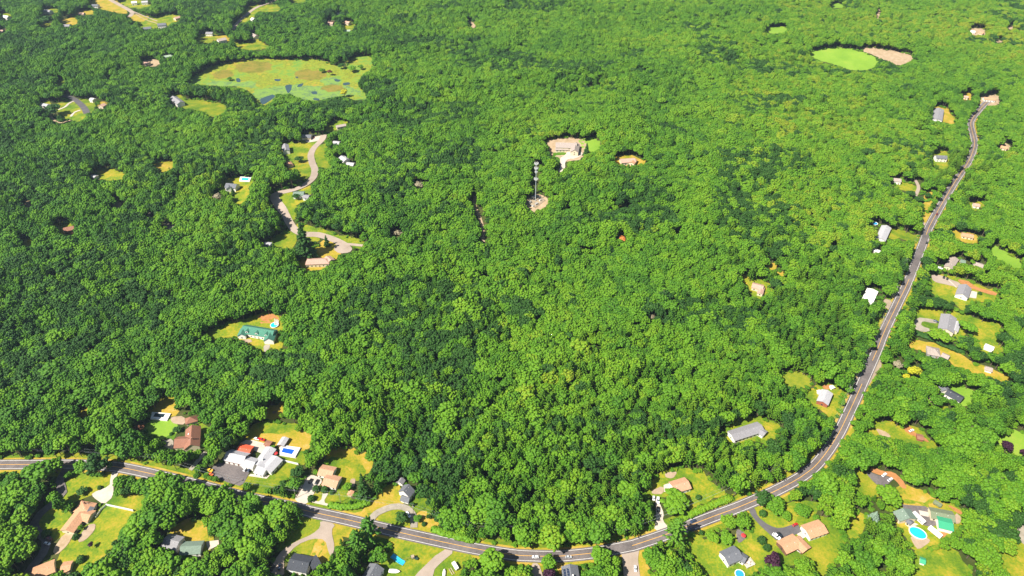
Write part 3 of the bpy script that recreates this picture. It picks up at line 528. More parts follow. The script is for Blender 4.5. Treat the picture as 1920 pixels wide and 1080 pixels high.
    for i in range(skylights):
        s_ = (i-(skylights-1)/2)*W0['L']*.3; b_ = W0['W']*.25
        m_ = MB(); Q = [P3(W0, s_+sx*.6, front*(b_+sy*.5), W0['ev']+W0['rise']-k*(b_+sy*.5)+.18) for sx, sy in ((-1,-1),(1,-1),(1,1),(-1,1))]
        m_.add(Q+[q-Vector((0,0,.08)) for q in Q], [(0,1,2,3),(7,6,5,4),(0,4,5,1),(1,5,6,2),(2,6,7,3),(3,7,4,0)]); m_.build('skylight', M['trim'], ro)
    for i in range(dormers):
        s_ = (i-(dormers-1)/2)*W0['L']/max(1, dormers)*.95; dw, dz = 2.6, 1.9; hh = W0['W']/2; y0 = hh*.92; zb = W0['ev']; zt_ = zb+dz
        yb = (W0['rise']-dz-1.0)/max(k, .01); yb = max(.3, min(yb, hh*.6)); f = front
        V = [P3(W0, s_+a, f*b, c) for a, b, c in ((-dw/2,y0,zb-.1),(dw/2,y0,zb-.1),(dw/2,y0,zt_),(0,y0,zt_+1.1),(-dw/2,y0,zt_),(-dw/2,yb,zb-.1),(dw/2,yb,zb-.1),(dw/2,yb,zt_),(0,yb,zt_+1.1),(-dw/2,yb,zt_))]
        m_ = MB(); m_.add(V, [(0,1,2,3,4),(1,6,7,2),(5,0,4,9),(6,5,9,8,7)]); dm = m_.build('dormer', M[wall], ro)
        m_ = MB(); g1 = Vector((0,0,.08)); gg = P3(W0, 0, f*.35, 0)-P3(W0, 0, 0, 0)
        V2 = [V[4]+gg+g1-(V[2]-V[4])*.12, V[3]+gg+g1, V[2]+gg+g1+(V[2]-V[4])*.12, V[9]+g1-(V[2]-V[4])*.12, V[8]+g1, V[7]+g1+(V[2]-V[4])*.12]
        m_.add(V2+[q-Vector((0,0,.15)) for q in V2], [(0,1,4,3),(1,2,5,4),(6,9,10,7),(7,10,11,8),(0,6,7,1),(1,7,8,2),(0,3,9,6),(2,8,11,5)]); m_.build('dormer_roof', R[W0['rk']], dm)
        m_ = MB(); m_.box((V[0]+V[1]+V[2]+V[4])/4+gg*.2, (1.1, .12, 1.1), math.atan2(W0['u'].y, W0['u'].x)); m_.build('dormer_window', M['glass'], dm)
    # keep trees from standing in the rooms, or in front of the roofs the photo shows
    for w_ in ws:
        q = [(w_['c']+w_['u']*s*(w_['L']/2+.5)+w_['n']*t*(w_['W']/2+.5)) for s, t in ((-1,-1),(1,-1),(1,1),(-1,1))]
        for z, mk in ((w_['ev'], view_mask), (0, ground_mask)):
            pp = []
            for p in q:
                X, Y, _ = proj(p.x, p.y, base+z); pp += [X, Y]
            fill(mk, pp)
        e_ = [w_['c']+w_['u']*s*(w_['L']/2) for s in (-1, 1)]; pr = [proj(p.x, p.y, base+w_['ev']+w_['rise']) for p in e_]
    return root
H = house
# nearest, along the foot of the photo
H('ranch_house', 'sprawling tan-roofed ranch house with wings in the bottom-left yard, white fence behind it', [(149,958,165,937,11.5,3.2,'tan','hip'),(150,959,123,994,9.5,3.2,'tan'),(152,962,170,965,8.5,3.1,'tan'),(172,944,163,960,5,2.9,'slate')], 'cream', 22, chimney=1)  # last wing: dark slate colour stands in for shadow and a dark patio
H('low_house', 'long tan-roofed building cut by the bottom edge in the far bottom-left corner', [(60,1074,101,1057,9.5,3.2,'tan')], 'cream', 20)
H('garage', 'small tan-roofed garage beside the long building in the bottom-left corner', [(114,1062,133,1059,7,2.8,'tan')], 'cream', 20, cat='garage', garage=2)
H('farmhouse', 'grey-roofed house joined to a green-roofed wing in a small clearing at bottom left', [(308,1009,336,1016,9.5,4.6,'grey'),(338,1025,378,1023,9,3.2,'sage')], 'white', 24)
H('manor_house', 'brown-roofed L-shaped house with white skylights below the dark rectangular pool', [(360,797,357,834,10.5,4.6,'brown'),(327,824,354,822,10.5,4.0,'brown'),(357,777,357.5,788,8.5,3,'brown','hip')], 'cream', 34, chimney=1, skylights=2)
H('garage_building', 'pale grey-roofed garage building with white bay doors facing the parking lot', [(424,848,461,856,10,3.8,'light')], 'brownwall', 30, cat='garage', garage=4, doors=0)
H('red_roofed_shed', 'bright orange-red roofed building behind the pale grey garages', [(446,838,471,843,7.5,3.6,'red')], 'brownwall', 14, cat='shed', doors=0)
H('workshop', 'lower pale grey-roofed workshop between the bay garages and the long motel building', [(456,861,479,867,8.5,3.4,'light')], 'white', 24, cat='garage', doors=0, garage=2)
H('motel_building', 'long light grey-roofed building with red umbrellas beside the blue pool', [(508,838,483,872,8,3.3,'light'),(520,856,497,880,9.5,3.3,'light'),(482,873,500,879,10,3.3,'light')], 'white', 18, cat='building', chimney=2)
H('pool_shed', 'narrow grey-roofed shed at the corner of the blue pool deck', [(535,819,525,834,5,2.8,'light')], 'brownwall', 20, cat='shed', windows=False)
H('bungalow', 'salmon-roofed white bungalow with rear garage behind four round bushes', [(608,896,635,903,9.5,3.1,'salmon'),(599,878,626,884,9,3,'salmon')], 'white', 20, chimney=0)
H('gambrel_cottage', 'small dark-roofed white cottage with a front porch above the loop driveway', [(756,921,767,908,9.5,4.4,'slate'),(752,929,768,934,4.5,2.6,'slate')], 'white', 42)
H('garden_shed', 'little grey-roofed white shed behind the dark-roofed cottage', [(754,895,748,904,4.6,2.5,'grey')], 'white', 38, cat='shed', windows=False)
H('small_shed', 'tiny tan-roofed shed at the right end of the bungalow yard', [(659,919,655,928,3.4,2.2,'tan')], 'cream', 18, cat='shed', windows=False)
H('split_level_house', 'charcoal-roofed white house below the fork of the pale driveway', [(543,1048,580,1056,11,4.6,'dark'),(580,1057,597,1047,7.5,4.3,'dark')], 'white', 24, garage=2)
H('cropped_house', 'dark grey-roofed house at the bottom edge left of the blue water slide', [(706,1057,690,1084,10,4.4,'slate')], 'white', 30)
H('solar_house', 'slate-roofed house with solar panels and white chimney at the bottom edge', [(1068,1058,1073,1090,10,4.4,'slate')], 'cream', 24, chimney=2, solar=True)
H('ranch_house', 'tan-roofed white house inside the road bend with a big round tree in front', [(1260,912,1291,902,9.5,4.0,'salmon')], 'white', 22, chimney=0)
H('ranch_house', 'blue-grey roofed white house with a round table deck above a small round pool', [(1358,1045,1386,1032,9.5,4.0,'slate'),(1387,1040,1400,1048,6,3.2,'slate')], 'white', 22, skylights=0)
H('ranch_house', 'tan-roofed house with a zigzag front, white van parked at its left', [(1466,1025,1497,1010,9.5,3.3,'tan'),(1491,1007,1514,1030,7.5,3.1,'tan')], 'brownwall', 17, chimney=0)
H('garage_house', 'separate tan-roofed wing with long front wall right of the dark driveway', [(1511,996,1545,984,10,3.5,'tan')], 'white', 17, garage=0)
H('ranch_house', 'grey-green roofed house with white ridge line beside the white motorhome', [(1693,953,1706,972,12.5,3.4,'sage'),(1703,974,1710,980,4,3,'slate')], 'cream', 22)
H('ranch_house', 'long olive-roofed house just above the bright green metal roof', [(1745,958,1790,967,8.5,3.4,'olive')], 'cream', 20)
H('pole_barn', 'bright green metal-roofed barn beside the white trailer', [(1759,976,1787,983,9.5,3.8,'brightgreen')], 'white', 14, cat='barn', doors=0, windows=False)
H('garden_shed', 'small green-roofed shed standing alone on the brushy lawn below the oval pool', [(1727,1048,1735,1051,4,2.4,'brightgreen')], 'white', 25, cat='shed', windows=False)
H('light_roofed_house', 'pale metal-roofed house in the orange clearing left of the main road', [(1552,732,1543,753,8.5,4.0,'light')], 'redwall', 20)
H('small_shed', 'tiny white-roofed shed above the pale metal-roofed house', [(1559,723,1563,727,3,2.3,'white')], 'white', 15, cat='shed', windows=False)
H('small_shed', 'tiny white shed against the left wall of the pale metal-roofed house', [(1536,732,1539,736,3.2,2.3,'white')], 'white', 15, cat='shed', windows=False)
H('long_ranch_house', 'long taupe-grey roofed house with white gable, deep in the woods left of the road bend', [(1371,816,1428,797,9.5,3.4,'grey'),(1420,802,1436,812,6.5,3.2,'grey')], 'white', 20, skylights=0)
H('white_roofed_building', 'large plain white-roofed building left of the straight main road', [(1637,542,1627,563,9.5,3.4,'white')], 'white', 10, cat='building', doors=0)
H('hidden_house', 'salmon-pink roofed house half hidden by treetops right of the centre', [(1411,531,1432,537,8.5,3.6,'pink'),(1429,536,1425,550,5,3,'pink')], 'cream', 22)
H('pale_roofed_house', 'pale grey-green roofed house next to the small round pool by the upper road', [(1663,423,1652,447,9.5,3.6,'light')], 'white', 20)
H('camper_shelter', 'small white-roofed shelter in the trees below the pale grey-green roof', [(1637,466,1650,472,4.5,2.6,'white')], 'white', 12, cat='shelter', windows=False)
H('dark_roofed_house', 'long blue-charcoal roofed house half hidden in trees at right', [(1777,731,1806,747,8.5,3.6,'dark'),(1769,722,1776,731,7,3.4,'slate')], 'white', 22)
H('cape_house', 'grey two-slope roofed white house beside the orange dirt yard', [(1812,533,1805,552,10.5,3.5,'grey')], 'white', 28, garage=0)
H('grey_house', 'large grey-roofed house with a pale sunroom on its right, drive loop at left', [(1781,589,1775,618,12.5,3.6,'grey'),(1796,602,1790,620,5,3,'light')], 'cream', 20)
H('hip_roofed_house', 'hip-roofed grey house on the narrow dry strip below the long hedge', [(1740,652,1765,657,11,3.3,'taupe','hip'),(1767,662,1781,668,6,3,'taupe')], 'greywall', 26)
H('garden_shed', 'small tan-roofed white shed on the dry strip right of the hip-roofed house', [(1848,687,1862,691,5.5,2.6,'taupe')], 'white', 26, cat='shed', windows=False)
H('carport', 'bright white canopy roof at the end of the yard behind the grey house', [(1847,646,1864,653,6,2.6,'white')], 'white', 16, cat='carport', windows=False)
H('ranch_house', 'taupe-roofed house behind trees above the white pickup truck', [(1791,482,1779,500,7.5,3.3,'taupe'),(1801,487,1811,489,6,3.2,'sage')], 'cream', 20)
H('ranch_house', 'tan-roofed long house tucked under trees beside the bright green meadow strip', [(1827,491,1848,499,7,3.2,'taupe')], 'cream', 18)
H('ranch_house', 'tan-roofed house in the curved clearing above the taupe-roofed house', [(1804,437,1826,441,8,3.2,'tan')], 'cream', 18)
H('ranch_house', 'taupe-roofed white house left of the upper main road with a curved yard', [(1676,334,1690,336,8.5,4,'taupe')], 'white', 24)
H('colonial_house', 'grey-roofed white house set back from the upper main road', [(1755,291,1776,292,8.5,5.2,'slate')], 'white', 28)
H('small_house', 'pinkish-roofed small house alone in trees right of the upper road', [(1825,381,1838,383,7,3.2,'pink')], 'white', 22)
H('small_house', 'tan-roofed small house at the right edge beyond the upper road', [(1877,273,1890,276,7,3.2,'tan')], 'cream', 22)
H('flat_roofed_house', 'square grey-roofed house in the trees left of the road end', [(1761,203,1758,223,13,4.2,'grey')], 'white', 14)
H('ranch_house', 'tan-roofed house at the far end of the upper road', [(1845,182,1866,184,9,3.6,'tan')], 'white', 22)
H('small_house', 'pinkish roof hidden in trees just left of the far road end', [(1808,179,1817,181,7,3.2,'pink')], 'cream', 22)
H('small_house', 'pale house near the top right corner in a sandy gap', [(1820,57,1829,58,8,3.6,'white')], 'white', 22)
H('small_house', 'tan-roofed house right of the pale house near the top right corner', [(1836,59,1845,61,8,3.4,'tan')], 'cream', 22)
# the hilltop
H('mansion', 'large grey-brown roofed house with steep front gable on the hilltop clearing', [(1042,268,1082,268,12,5.6,'taupe'),(1080,266,1077,282,9.5,5.2,'taupe'),(1041,279,1067,278,4,3,'taupe')], 'cream', 32, dormers=0)
H('hidden_house', 'tan-roofed house half hidden below dark trees on the hilltop', [(1163,299,1191,297,10,3.8,'pink'),(1190,296,1184,305,7,3.6,'tan')], 'cream', 22)
H('green_roofed_house', 'green-roofed white house with front gables beside the turquoise round pool', [(455,610,514,621,11,4.2,'green'),(509,617,502,636,8.5,4.0,'green'),(458,611,451,627,7,3.9,'green')], 'white', 34, dormers=3)
H('salmon_roofed_house', 'long salmon-roofed house below the cul-de-sac of the curving pale street', [(573,487,618,486,10,4,'pink','hip'),(612,480,621,488,8,4,'pink')], 'cream', 24)
H('ranch_house', 'grey-green roofed house with white gable inside the S-bend of the pale street', [(550,361,570,360,9,4,'sage'),(569,366,580,367,7,3.2,'grey')], 'white', 22)
H('colonial_house', 'tall white house with grey roof in the trees left of the pale street', [(534,270,536,280,8.5,5.4,'grey')], 'white', 28)
H('garage', 'small orange-tan roofed shed below the tall white house', [(540,303,545,309,6,2.8,'tan')], 'cream', 24, cat='garage', windows=False)
H('colonial_house', 'white two-part house with pale grey roofs right of the pale street', [(640,294,650,299,9,5,'light'),(650,304,664,305,8,4,'light')], 'white', 24, chimney=2)
H('small_house', 'pale grey roof among trees right of the top of the pale street', [(625,265,637,266,9,4,'light')], 'white', 22)
H('ranch_house', 'dark slate-roofed house at the head of the pale street with cars beside it', [(566,253,584,253,10,3.6,'slate')], 'cream', 20, garage=2)
H('tan_roofed_house', 'long pale tan roof at the top end of the pale street', [(630,237,648,232,7,3.4,'taupe')], 'cream', 18)
H('colonial_house', 'grey-roofed white house with two front gables left of the small rectangular pool', [(424,344,444,345,9.5,5,'slate'),(429,344,429,352,7,4.8,'slate')], 'white', 30)
H('camper_trailer', 'small pale camper roof in trees left of the lower pale street', [(495,455,508,457,4.5,2.8,'light')], 'white', 8, cat='camper', windows=False)
H('brown_house', 'reddish-brown house in dark trees at the left edge', [(118,428,138,424,8.5,5,'brown')], 'redwall', 24)
H('small_house', 'small white-roofed house beside the dry lawn on the left', [(172,328,180,330,6,3.2,'light')], 'white', 20)
H('colonial_house', 'grey-roofed white house left of the green lawn below the marsh', [(324,181,338,190,11,5.6,'grey')], 'white', 28)
H('small_house', 'pale grey roof at the left end of the golden lawn near the left edge', [(77,194,90,196,8,4,'light')], 'white', 22)
H('small_house', 'white house top-left beside the dark paved road end', [(170,184,176,185,7,4.6,'white')], 'white', 22)
H('small_house', 'pinkish roof right of the dark paved road end', [(187,198,195,194,8,4,'pink')], 'cream', 22)
# far subdivision, top left
H('colonial_house', 'white-fronted house standing alone near the top-left corner', [(81,18,95,19,10,5.4,'grey')], 'white', 26)
H('colonial_house', 'grey-roofed house with orange lawn behind, near the top left', [(119,46,131,46,10,5,'grey')], 'white', 24)
H('small_house', 'pinkish-roofed house between lawns near the top left', [(147,24,158,24,9,4,'pink')], 'cream', 24)
H('colonial_house', 'charcoal-roofed white house beside the big dry lawn at the top left', [(172,8,184,8,10,5,'slate')], 'white', 26)
H('colonial_house', 'slate-roofed white house, left one of the two below the dry slope at the top', [(268,51,283,50,10,5.4,'slate')], 'white', 26)
H('colonial_house', 'slate-roofed white house, right one of the two below the dry slope at the top', [(295,44,311,43,11,6,'slate')], 'white', 26)
H('small_house', 'pinkish-roofed house behind the right slate-roofed house at the top', [(326,33,337,30,9,4,'pink')], 'cream', 24)
H('small_house', 'white-roofed house at the left edge of the top left corner', [(6,29,16,30,10,4.5,'white')], 'white', 24)
H('small_house', 'tan-roofed house cut by the left edge near the top', [(-4,56,6,56,9,4,'pink')], 'cream', 24)
H('colonial_house', 'bluish grey-roofed white house left of the far winding road', [(386,60,399,60,9,5,'grey')], 'white', 26)
H('small_house', 'taupe-roofed house below the end of the far winding road', [(407,73,423,71,11,5,'taupe')], 'white', 26)
H('colonial_house', 'pale pink-fronted house among dark trees right of the far winding road', [(472,62,481,66,10,5,'taupe')], 'white', 28)
H('small_house', 'white gabled house right of the far winding road near the top', [(472,33,477,34,9,4.5,'white')], 'white', 28)
H('small_house', 'pink-roofed house in the gap above the marsh, near the top', [(648,39,656,41,10,4.5,'pink')], 'cream', 24)
H('small_house', 'pale green-roofed house below the pink-roofed house above the marsh', [(645,56,657,56,9,4,'palegreen')], 'white', 20)
H('small_house', 'tan-fronted house left of the pink-roofed house above the marsh', [(615,41,625,42,9,4,'pink')], 'cream', 24)
H('small_house', 'thin white house above the gap at the top, in dark trees', [(631,23,636,24,8,5,'white')], 'white', 26)
H('small_house', 'pale roof in trees just above the marsh on the left', [(307,105,322,102,9,4,'palegreen')], 'white', 20)
H('small_house', 'tan-roofed house in the small sandy gap left of the marsh', [(269,116,280,117,8,3.8,'pink')], 'cream', 22)
H('colonial_house', 'white-roofed house at the top edge right of the winding street', [(246,3,256,2,10,5,'white')], 'white', 24)
H('colonial_house', 'white-roofed house at the top edge, right of its white neighbour', [(265,2,277,1,10,5,'light')], 'white', 24)
# ------------------------------------------------------------------ vehicles
def car(px, py, heading, col, label, L=4.6, W=1.85, hh=1.45, name='parked_car', cat='car', pickup=False, group=None):
    """heading: pixel direction (dx,dy) the bonnet points to"""
    p = gp(px, py); q = gp(px+heading[0], py+heading[1]); d = Vector(q[:2])-Vector(p[:2]); rz = math.atan2(d.y, d.x)
    z = float(hgt(p.x, p.y)); r = empty(name, (p.x, p.y, z+.75), rz); tag(r, label, cat, group)
    def loft(sec, nm, mat, inset=0):
        vs, fs = [], []; n = len(sec)
        for x, zz, ww in sec: vs += [(x*L/2, -ww*W/2, zz), (x*L/2, ww*W/2, zz)]
        m_ = MB(); m_.add(vs, fs); return m_
    b = MB()                                                      # body: lofted lower shell
    S = [(-1,.42,.82,.86),(-.93,.30,.95,.98),(-.5,.26,1.0,1.0),(.45,.26,.98,1.0),(.9,.30,.80,.95),(1,.42,.70,.80)]
    n = len(S); vs = []
    for x, zb, zt, ww in S:
        zt = zt*hh*.64; vs += [(x*L/2,-ww*W/2,zb),(x*L/2,-ww*W/2,zt*.85),(x*L/2,-ww*W/2*.88,zt),(x*L/2,ww*W/2*.88,zt),(x*L/2,ww*W/2,zt*.85),(x*L/2,ww*W/2,zb)]
    fs = [(i*6+k, i*6+(k+1) % 6, i*6+6+(k+1) % 6, i*6+6+k) for i in range(n-1) for k in range(6)]+[tuple(range(5,-1,-1)), tuple(range((n-1)*6, n*6))]
    b.add(vs, fs); b.build('body', PAINT[col], r, smooth=False)
    x0, x1, x2, x3 = (-.1, .0, .28, .5) if pickup else (-.86, -.62, .12, .46); zt = hh*.62
    def cab(nm, a0, a1, a2, a3, za, zb_, wa, wb, mat):
        c = MB(); c.add([(a0*L/2,-wa,za),(a3*L/2,-wa,za),(a3*L/2,wa,za),(a0*L/2,wa,za),(a1*L/2,-wb,zb_),(a2*L/2,-wb,zb_),(a2*L/2,wb,zb_),(a1*L/2,wb,zb_)],
            [(0,3,2,1),(4,5,6,7),(0,1,5,4),(1,2,6,5),(2,3,7,6),(3,0,4,7)]); return c.build(nm, mat, r)
    cab('window_band', x0, x1, x2, x3, zt-.05, hh-.06, W*.44, W*.36, M['glass']); cab('car_roof', x1-.01, x1+.02, x2-.02, x2+.01, hh-.06, hh, W*.36, W*.33, PAINT[col])
    for sx in (-.62, .62):
        for sy in (-1, 1):
            m_ = MB(); m_.tube((sx*L/2, sy*(W/2-.18), .34), (sx*L/2, sy*(W/2+.02), .34), .34, .34, 10); m_.build('wheel', M['tyre'], r)
    X, Y, _ = proj(p.x, p.y, z+.8); s = F/_; a = 1.6*s
    fill(view_mask, [X-a, Y-a*.7, X+a, Y-a*.7, X+a, Y+a*.7, X-a, Y+a*.7])
    return r
car(1004,1046,(-5,.1),'white','white car driving left on the main road at the bottom centre', name='driving_car')
car(1066,1046,(5,-.3),'silver','pale silver car on the main road right of the white car', name='driving_car', L=4.3)
car(1299,979,(-5,2.1),'blue','dark blue car driving on the main road below the road-bend house', name='driving_car')
car(1296,994,(5,-2),'blue','dark blue car half under a treetop at the lower edge of the main road', name='driving_car')
car(1756,403,(-2.2,5),'darkred','dark car driving on the upper main road', name='driving_car')
car(1737,457,(-2.2,5),'black','dark car at the right edge of the upper main road', name='driving_car')
car(1191,1068,(.3,5),'white','white car stopped on the side street at the bottom edge')
car(582.5,904,(2.2,-4),'black','black car, left one of two on the bungalow driveway')
car(594.5,905.5,(2.2,-4),'black','black car with pale windscreen, right one of two on the bungalow driveway')
car(511,1067,(2,-4),'black','black car, left of two parked at the foot of the forked driveway')
car(525,1065,(.6,-5),'blue','dark blue car, right of two parked at the foot of the forked driveway')
car(461,881,(3,-4),'white','white car beside the dark car on the parking lot')
car(468.5,882.5,(3,-4),'blue','dark blue car right of the white car on the parking lot')
car(491,826,(5,1.5),'red','red truck behind the orange-red roofed building', L=6, hh=2.1, name='parked_truck', cat='truck', pickup=True)
car(482,824.5,(5,1.2),'white','white car behind the orange-red roofed building')
car(94,1012,(5,1.6),'darkred','dark red car in the shade left of the sprawling tan-roofed house', L=5)
car(90,1021,(5,1.5),'white','white car below the dark red car at the bottom left')
car(1234,957,(.2,5),'black','black car on the narrow drive inside the road bend')
car(1233.5,940,(0,5),'white','white van at the head of the narrow drive inside the road bend', L=5.6, W=2.1, hh=2.1, name='parked_van', cat='van')
car(1225.5,936,(0,5),'white','white car left of the white van inside the road bend', L=3.8)
car(1455,1008,(4,3),'white','white van at the left wall of the zigzag tan-roofed house', L=5.8, W=2.3, hh=2.4, name='parked_van', cat='van')
car(1462,1005,(4,4.4),'black','black car right of the white van by the zigzag tan-roofed house', L=4.8)
car(1490,985.5,(4,-2),'red','bright red car at the top end of the dark driveway', L=4.2)
car(1657,892,(4,-3),'white','white car, upper one of two on the dark drive by the orange mulch', L=5)
car(1668,901,(4,-2.6),'white','white car, lower one of two on the dark drive by the orange mulch', L=5)
car(766,966.5,(2,3),'white','white pickup truck behind the round tree of the loop driveway', L=5.4, name='parked_truck', cat='truck', pickup=True)
car(777,1047,(5,2.4),'green','dark green pickup truck on the lawn beside the wooden playset', L=5.6, name='parked_truck', cat='truck', pickup=True)
car(1754,604,(5,2),'blue','dark car on the drive of the large grey-roofed house')
car(1769,521.5,(1,-4),'black','black car, left of two beside the orange dirt yard')
car(1775.5,524,(1,-4),'black','black car, right of two beside the orange dirt yard')
car(1761,504,(5,2),'white','white pickup truck below the taupe-roofed house', L=6.2, hh=1.9, name='parked_truck', cat='truck', pickup=True)
car(1708,809,(4,-1.6),'white','white car on the dirt at the end of the long grassy clearing')
car(590,255.5,(5,-.2),'black','black car right of the slate-roofed house at the head of the pale street')
car(587,259.5,(5,0),'darkred','brown car just below the black car at the head of the pale street')
car(397,891,(3,2),'orange','orange tractor at the left edge of the parking lot', L=3.6, hh=1.8, name='tractor', cat='tractor', pickup=True)
car(394,884,(4,1),'yellow','yellow excavator at the left edge of the parking lot', L=5.2, W=2.4, hh=2.2, name='excavator', cat='excavator', pickup=True)
def long_vehicle(x1, y1, x2, y2, W, hh, label, name, cat, mat=None, bus=False):
    a, b = gp(x1, y1, hh), gp(x2, y2, hh); d = Vector(b[:2])-Vector(a[:2]); c = (Vector(a[:2])+Vector(b[:2]))/2; L = d.length
    z = float(hgt(c.x, c.y)); r = empty(name, (c.x, c.y, z+.7), math.atan2(d.y, d.x)); tag(r, label, cat)
    prof = [(-W/2,.6),(W/2,.6),(W/2,hh-.35),(W/2-.3,hh),(-W/2+.3,hh),(-W/2,hh-.35)]; m_ = MB(); n = 6
    secs = [(-L/2,.97),(-L/2+.25,1),(L/2-.7,1),(L/2,.9)]
    m_.add([(x, q[0]*s, .6+(q[1]-.6)*(s if x > 0 and s < 1 else 1)) for x, s in secs for q in prof], [(i*n+k, i*n+(k+1) % n, i*n+n+(k+1) % n, i*n+n+k) for i in range(3) for k in range(n)]+[tuple(range(n-1,-1,-1)), tuple(range(3*n,4*n))])
    m_.build('body', mat or M['white'], r)
    if bus:
        m_ = MB(); m_.box((L/2-.1, 0, hh*.62), (.5, W*.86, .9)); m_.build('windscreen', M['glass'], r)
        for k in (-.28, -.02, .24):
            for sy in (-1, 1):
                m_ = MB(); m_.box((k*L, sy*W/2, hh*.62), (1.6, .08, .7)); m_.build('window', M['glass'], r)
        m_ = MB(); m_.box((-L*.18, 0, hh+.12), (1.0, .8, .26)); m_.build('roof_vent', M['trim'], r)
    for sx in (-.3, .32):
        for sy in (-1, 1):
            m_ = MB(); m_.tube((sx*L, sy*(W/2-.3), .45), (sx*L, sy*(W/2-.02), .45), .45, .45, 10); m_.build('wheel', M['tyre'], r)
    fill(view_mask, [x1-5, y1-4, x1+8, y1-5, x2+7, y2-4, x2+5, y2+5, x2-6, y2+5, x1-7, y1+4])
long_vehicle(1713,960,1734,980,3.0,3.3,'white motorhome parked between the two roofed houses above the oval pool','motorhome','motorhome',bus=True)
long_vehicle(1743,987,1766,1006,3.0,3.0,'long white trailer parked below the bright green metal roof','trailer','trailer')
long_vehicle(1751,939,1766,948,2.8,2.6,'dark green storage container at the edge of the dry lawn, behind the olive-roofed house','storage_container','container',mat=R['olive'])
long_vehicle(850,1054,858,1067,2.6,2.2,'white cargo trailer at the bottom edge left of the big treetop','cargo_trailer','trailer')
def boat(px, py, dx, dy, L, W, label, mat):
    p = gp(px, py); q = gp(px+dx, py+dy); d = Vector(q[:2])-Vector(p[:2]); r = empty('covered_boat', (p.x, p.y, float(hgt(p.x, p.y))+.3), math.atan2(d.y, d.x)); tag(r, label, 'boat')
    S = [(-.5,.85,.5),(-.2,1,.6),(.15,.95,.55),(.38,.55,.45),(.5,.06,.4)]; m_ = MB(); vs = []
    for x, ww, k in S: vs += [(x*L,-ww*W/2,.9),(x*L,-ww*W*.2,.25),(x*L,ww*W*.2,.25),(x*L,ww*W/2,.9)]
    m_.add(vs, [(i*4+k, i*4+4+k, i*4+5+k, i*4+1+k) for i in range(4) for k in range(3)]+[(0,1,2,3),(19,18,17,16)]); m_.build('hull', M['trim'], r)
    m_ = MB(); vs = []
    for x, ww, k in S: vs += [(x*L,-ww*W/2*1.02,.92),(x*L,0,.95+k),(x*L,ww*W/2*1.02,.92)]
    m_.add(vs, [(i*3+k, i*3+1+k, i*3+4+k, i*3+3+k) for i in range(4) for k in range(2)]+[(0,2,1),(12,13,14)]); m_.build('cover', mat, r)
    fill(view_mask, [px-11, py-6, px+11, py-6, px+11, py+6, px-11, py+6])
boat(740,1072.5,8,.6,7.5,2.9,'boat under a white cover on the lawn right of the cropped slate-roofed house', M['white'])
boat(833,1075,.6,-6,5.2,2,'small pointed white boat on the grass at the bottom edge', M['white'])

# ------------------------------------------------------------------ pools
def pool_round(px, py, rx, ry, rot, label, wat='aqua', wallh=1.25, name='round_pool'):
    p = gp(px, py, wallh); z = float(hgt(p.x, p.y)); r = empty(name, (p.x, p.y, z), rot); tag(r, label, 'swimming pool'); n = 40
    ring = lambda k, zz: [((rx+k)*math.cos(2*math.pi*i/n), (ry+k)*math.sin(2*math.pi*i/n), zz) for i in range(n)]
    m_ = MB(); A = ring(0, .2)+ring(0, wallh); m_.add(A, [(i, (i+1) % n, n+(i+1) % n, n+i) for i in range(n)]); m_.build('pool_wall', M['trim'], r, smooth=True)
    m_ = MB(); A = ring(-.12, wallh+.06)+ring(.35, wallh+.06)+ring(.35, wallh-.04)+ring(-.12, wallh-.22)
    m_.add(A, [(i+a*n, (i+1) % n+a*n, (i+1) % n+b*n, i+b*n) for a, b in ((0,1),(1,2),(2,3),(3,0)) for i in range(n)]); m_.build('rim', M['poolrim'], r)
    m_ = MB(); m_.add(ring(-.1, wallh-.16), [tuple(range(n))]); m_.build('water', M[wat], r)
    X, Y, d = proj(p.x, p.y, z+wallh); s = F/d; fill(view_mask, [(X+(rx+.4)*s*math.cos(t), Y+(ry+.4)*s*.86*math.sin(t)) for t in np.linspace(0, 6.28, 20)]); fill(ground_mask, [(X+(rx+2)*s*math.cos(t), Y+(ry+2)*s*math.sin(t)) for t in np.linspace(0, 6.28, 20)])
    return r
pool_round(1721,999,5.4,4.3,-.55,'large oval turquoise above-ground pool below the white motorhome', name='oval_pool')
pool_round(1387,1076,2.9,2.9,0,'small round blue pool at the bottom edge below the blue-grey roofed house','skywater')
pool_round(514.5,609,3.6,3.6,0,'round turquoise pool at the corner of the green-roofed house')
pool_round(1640,418.5,3.2,3.2,0,'small round blue pool beside the pale grey-green roofed house','skywater')
def pool_rect(deck, water, label, wat):
    D = [gp(a, b) for a, b in np.array(deck).reshape(-1, 2)]; Wt = [gp(a, b) for a, b in np.array(water).reshape(-1, 2)]; c = sum(D, Vector())/len(D); z = float(hgt(c.x, c.y))
    r = empty('inground_pool', (c.x, c.y, z+1.0)); tag(r, label, 'swimming pool'); q = lambda P: [(p.x-c.x, p.y-c.y) for p in P]
    nd = len(D); m_ = MB(); a, b = q(D), q(Wt)                    # deck as a ring round the water
    m_.add([(*p, .35) for p in a]+[(*p, .35) for p in b]+[(*p, -1) for p in a]+[(*p, .12) for p in b], [(i, (i+1) % 4, 4+(i+1) % 4, 4+i) for i in range(4)]+[(i, (i+1) % 4, 8+(i+1) % 4, 8+i) for i in range(4)]+[(4+i, 4+(i+1) % 4, 12+(i+1) % 4, 12+i) for i in range(4)])
    m_.build('deck', M['poolrim'], r); m_ = MB(); m_.add([(*p, .18) for p in b], [(0,1,2,3)]); m_.build('water', M[wat], r)
    fill(view_mask, deck); fill(ground_mask, deck)
pool_rect((286,774.5,321,777,314,790,283,787.5),(292,776.5,311,778,307.5,784.5,288,783.5),'dark rectangular pool in a wide white deck above the green lawn at left','darkwater')
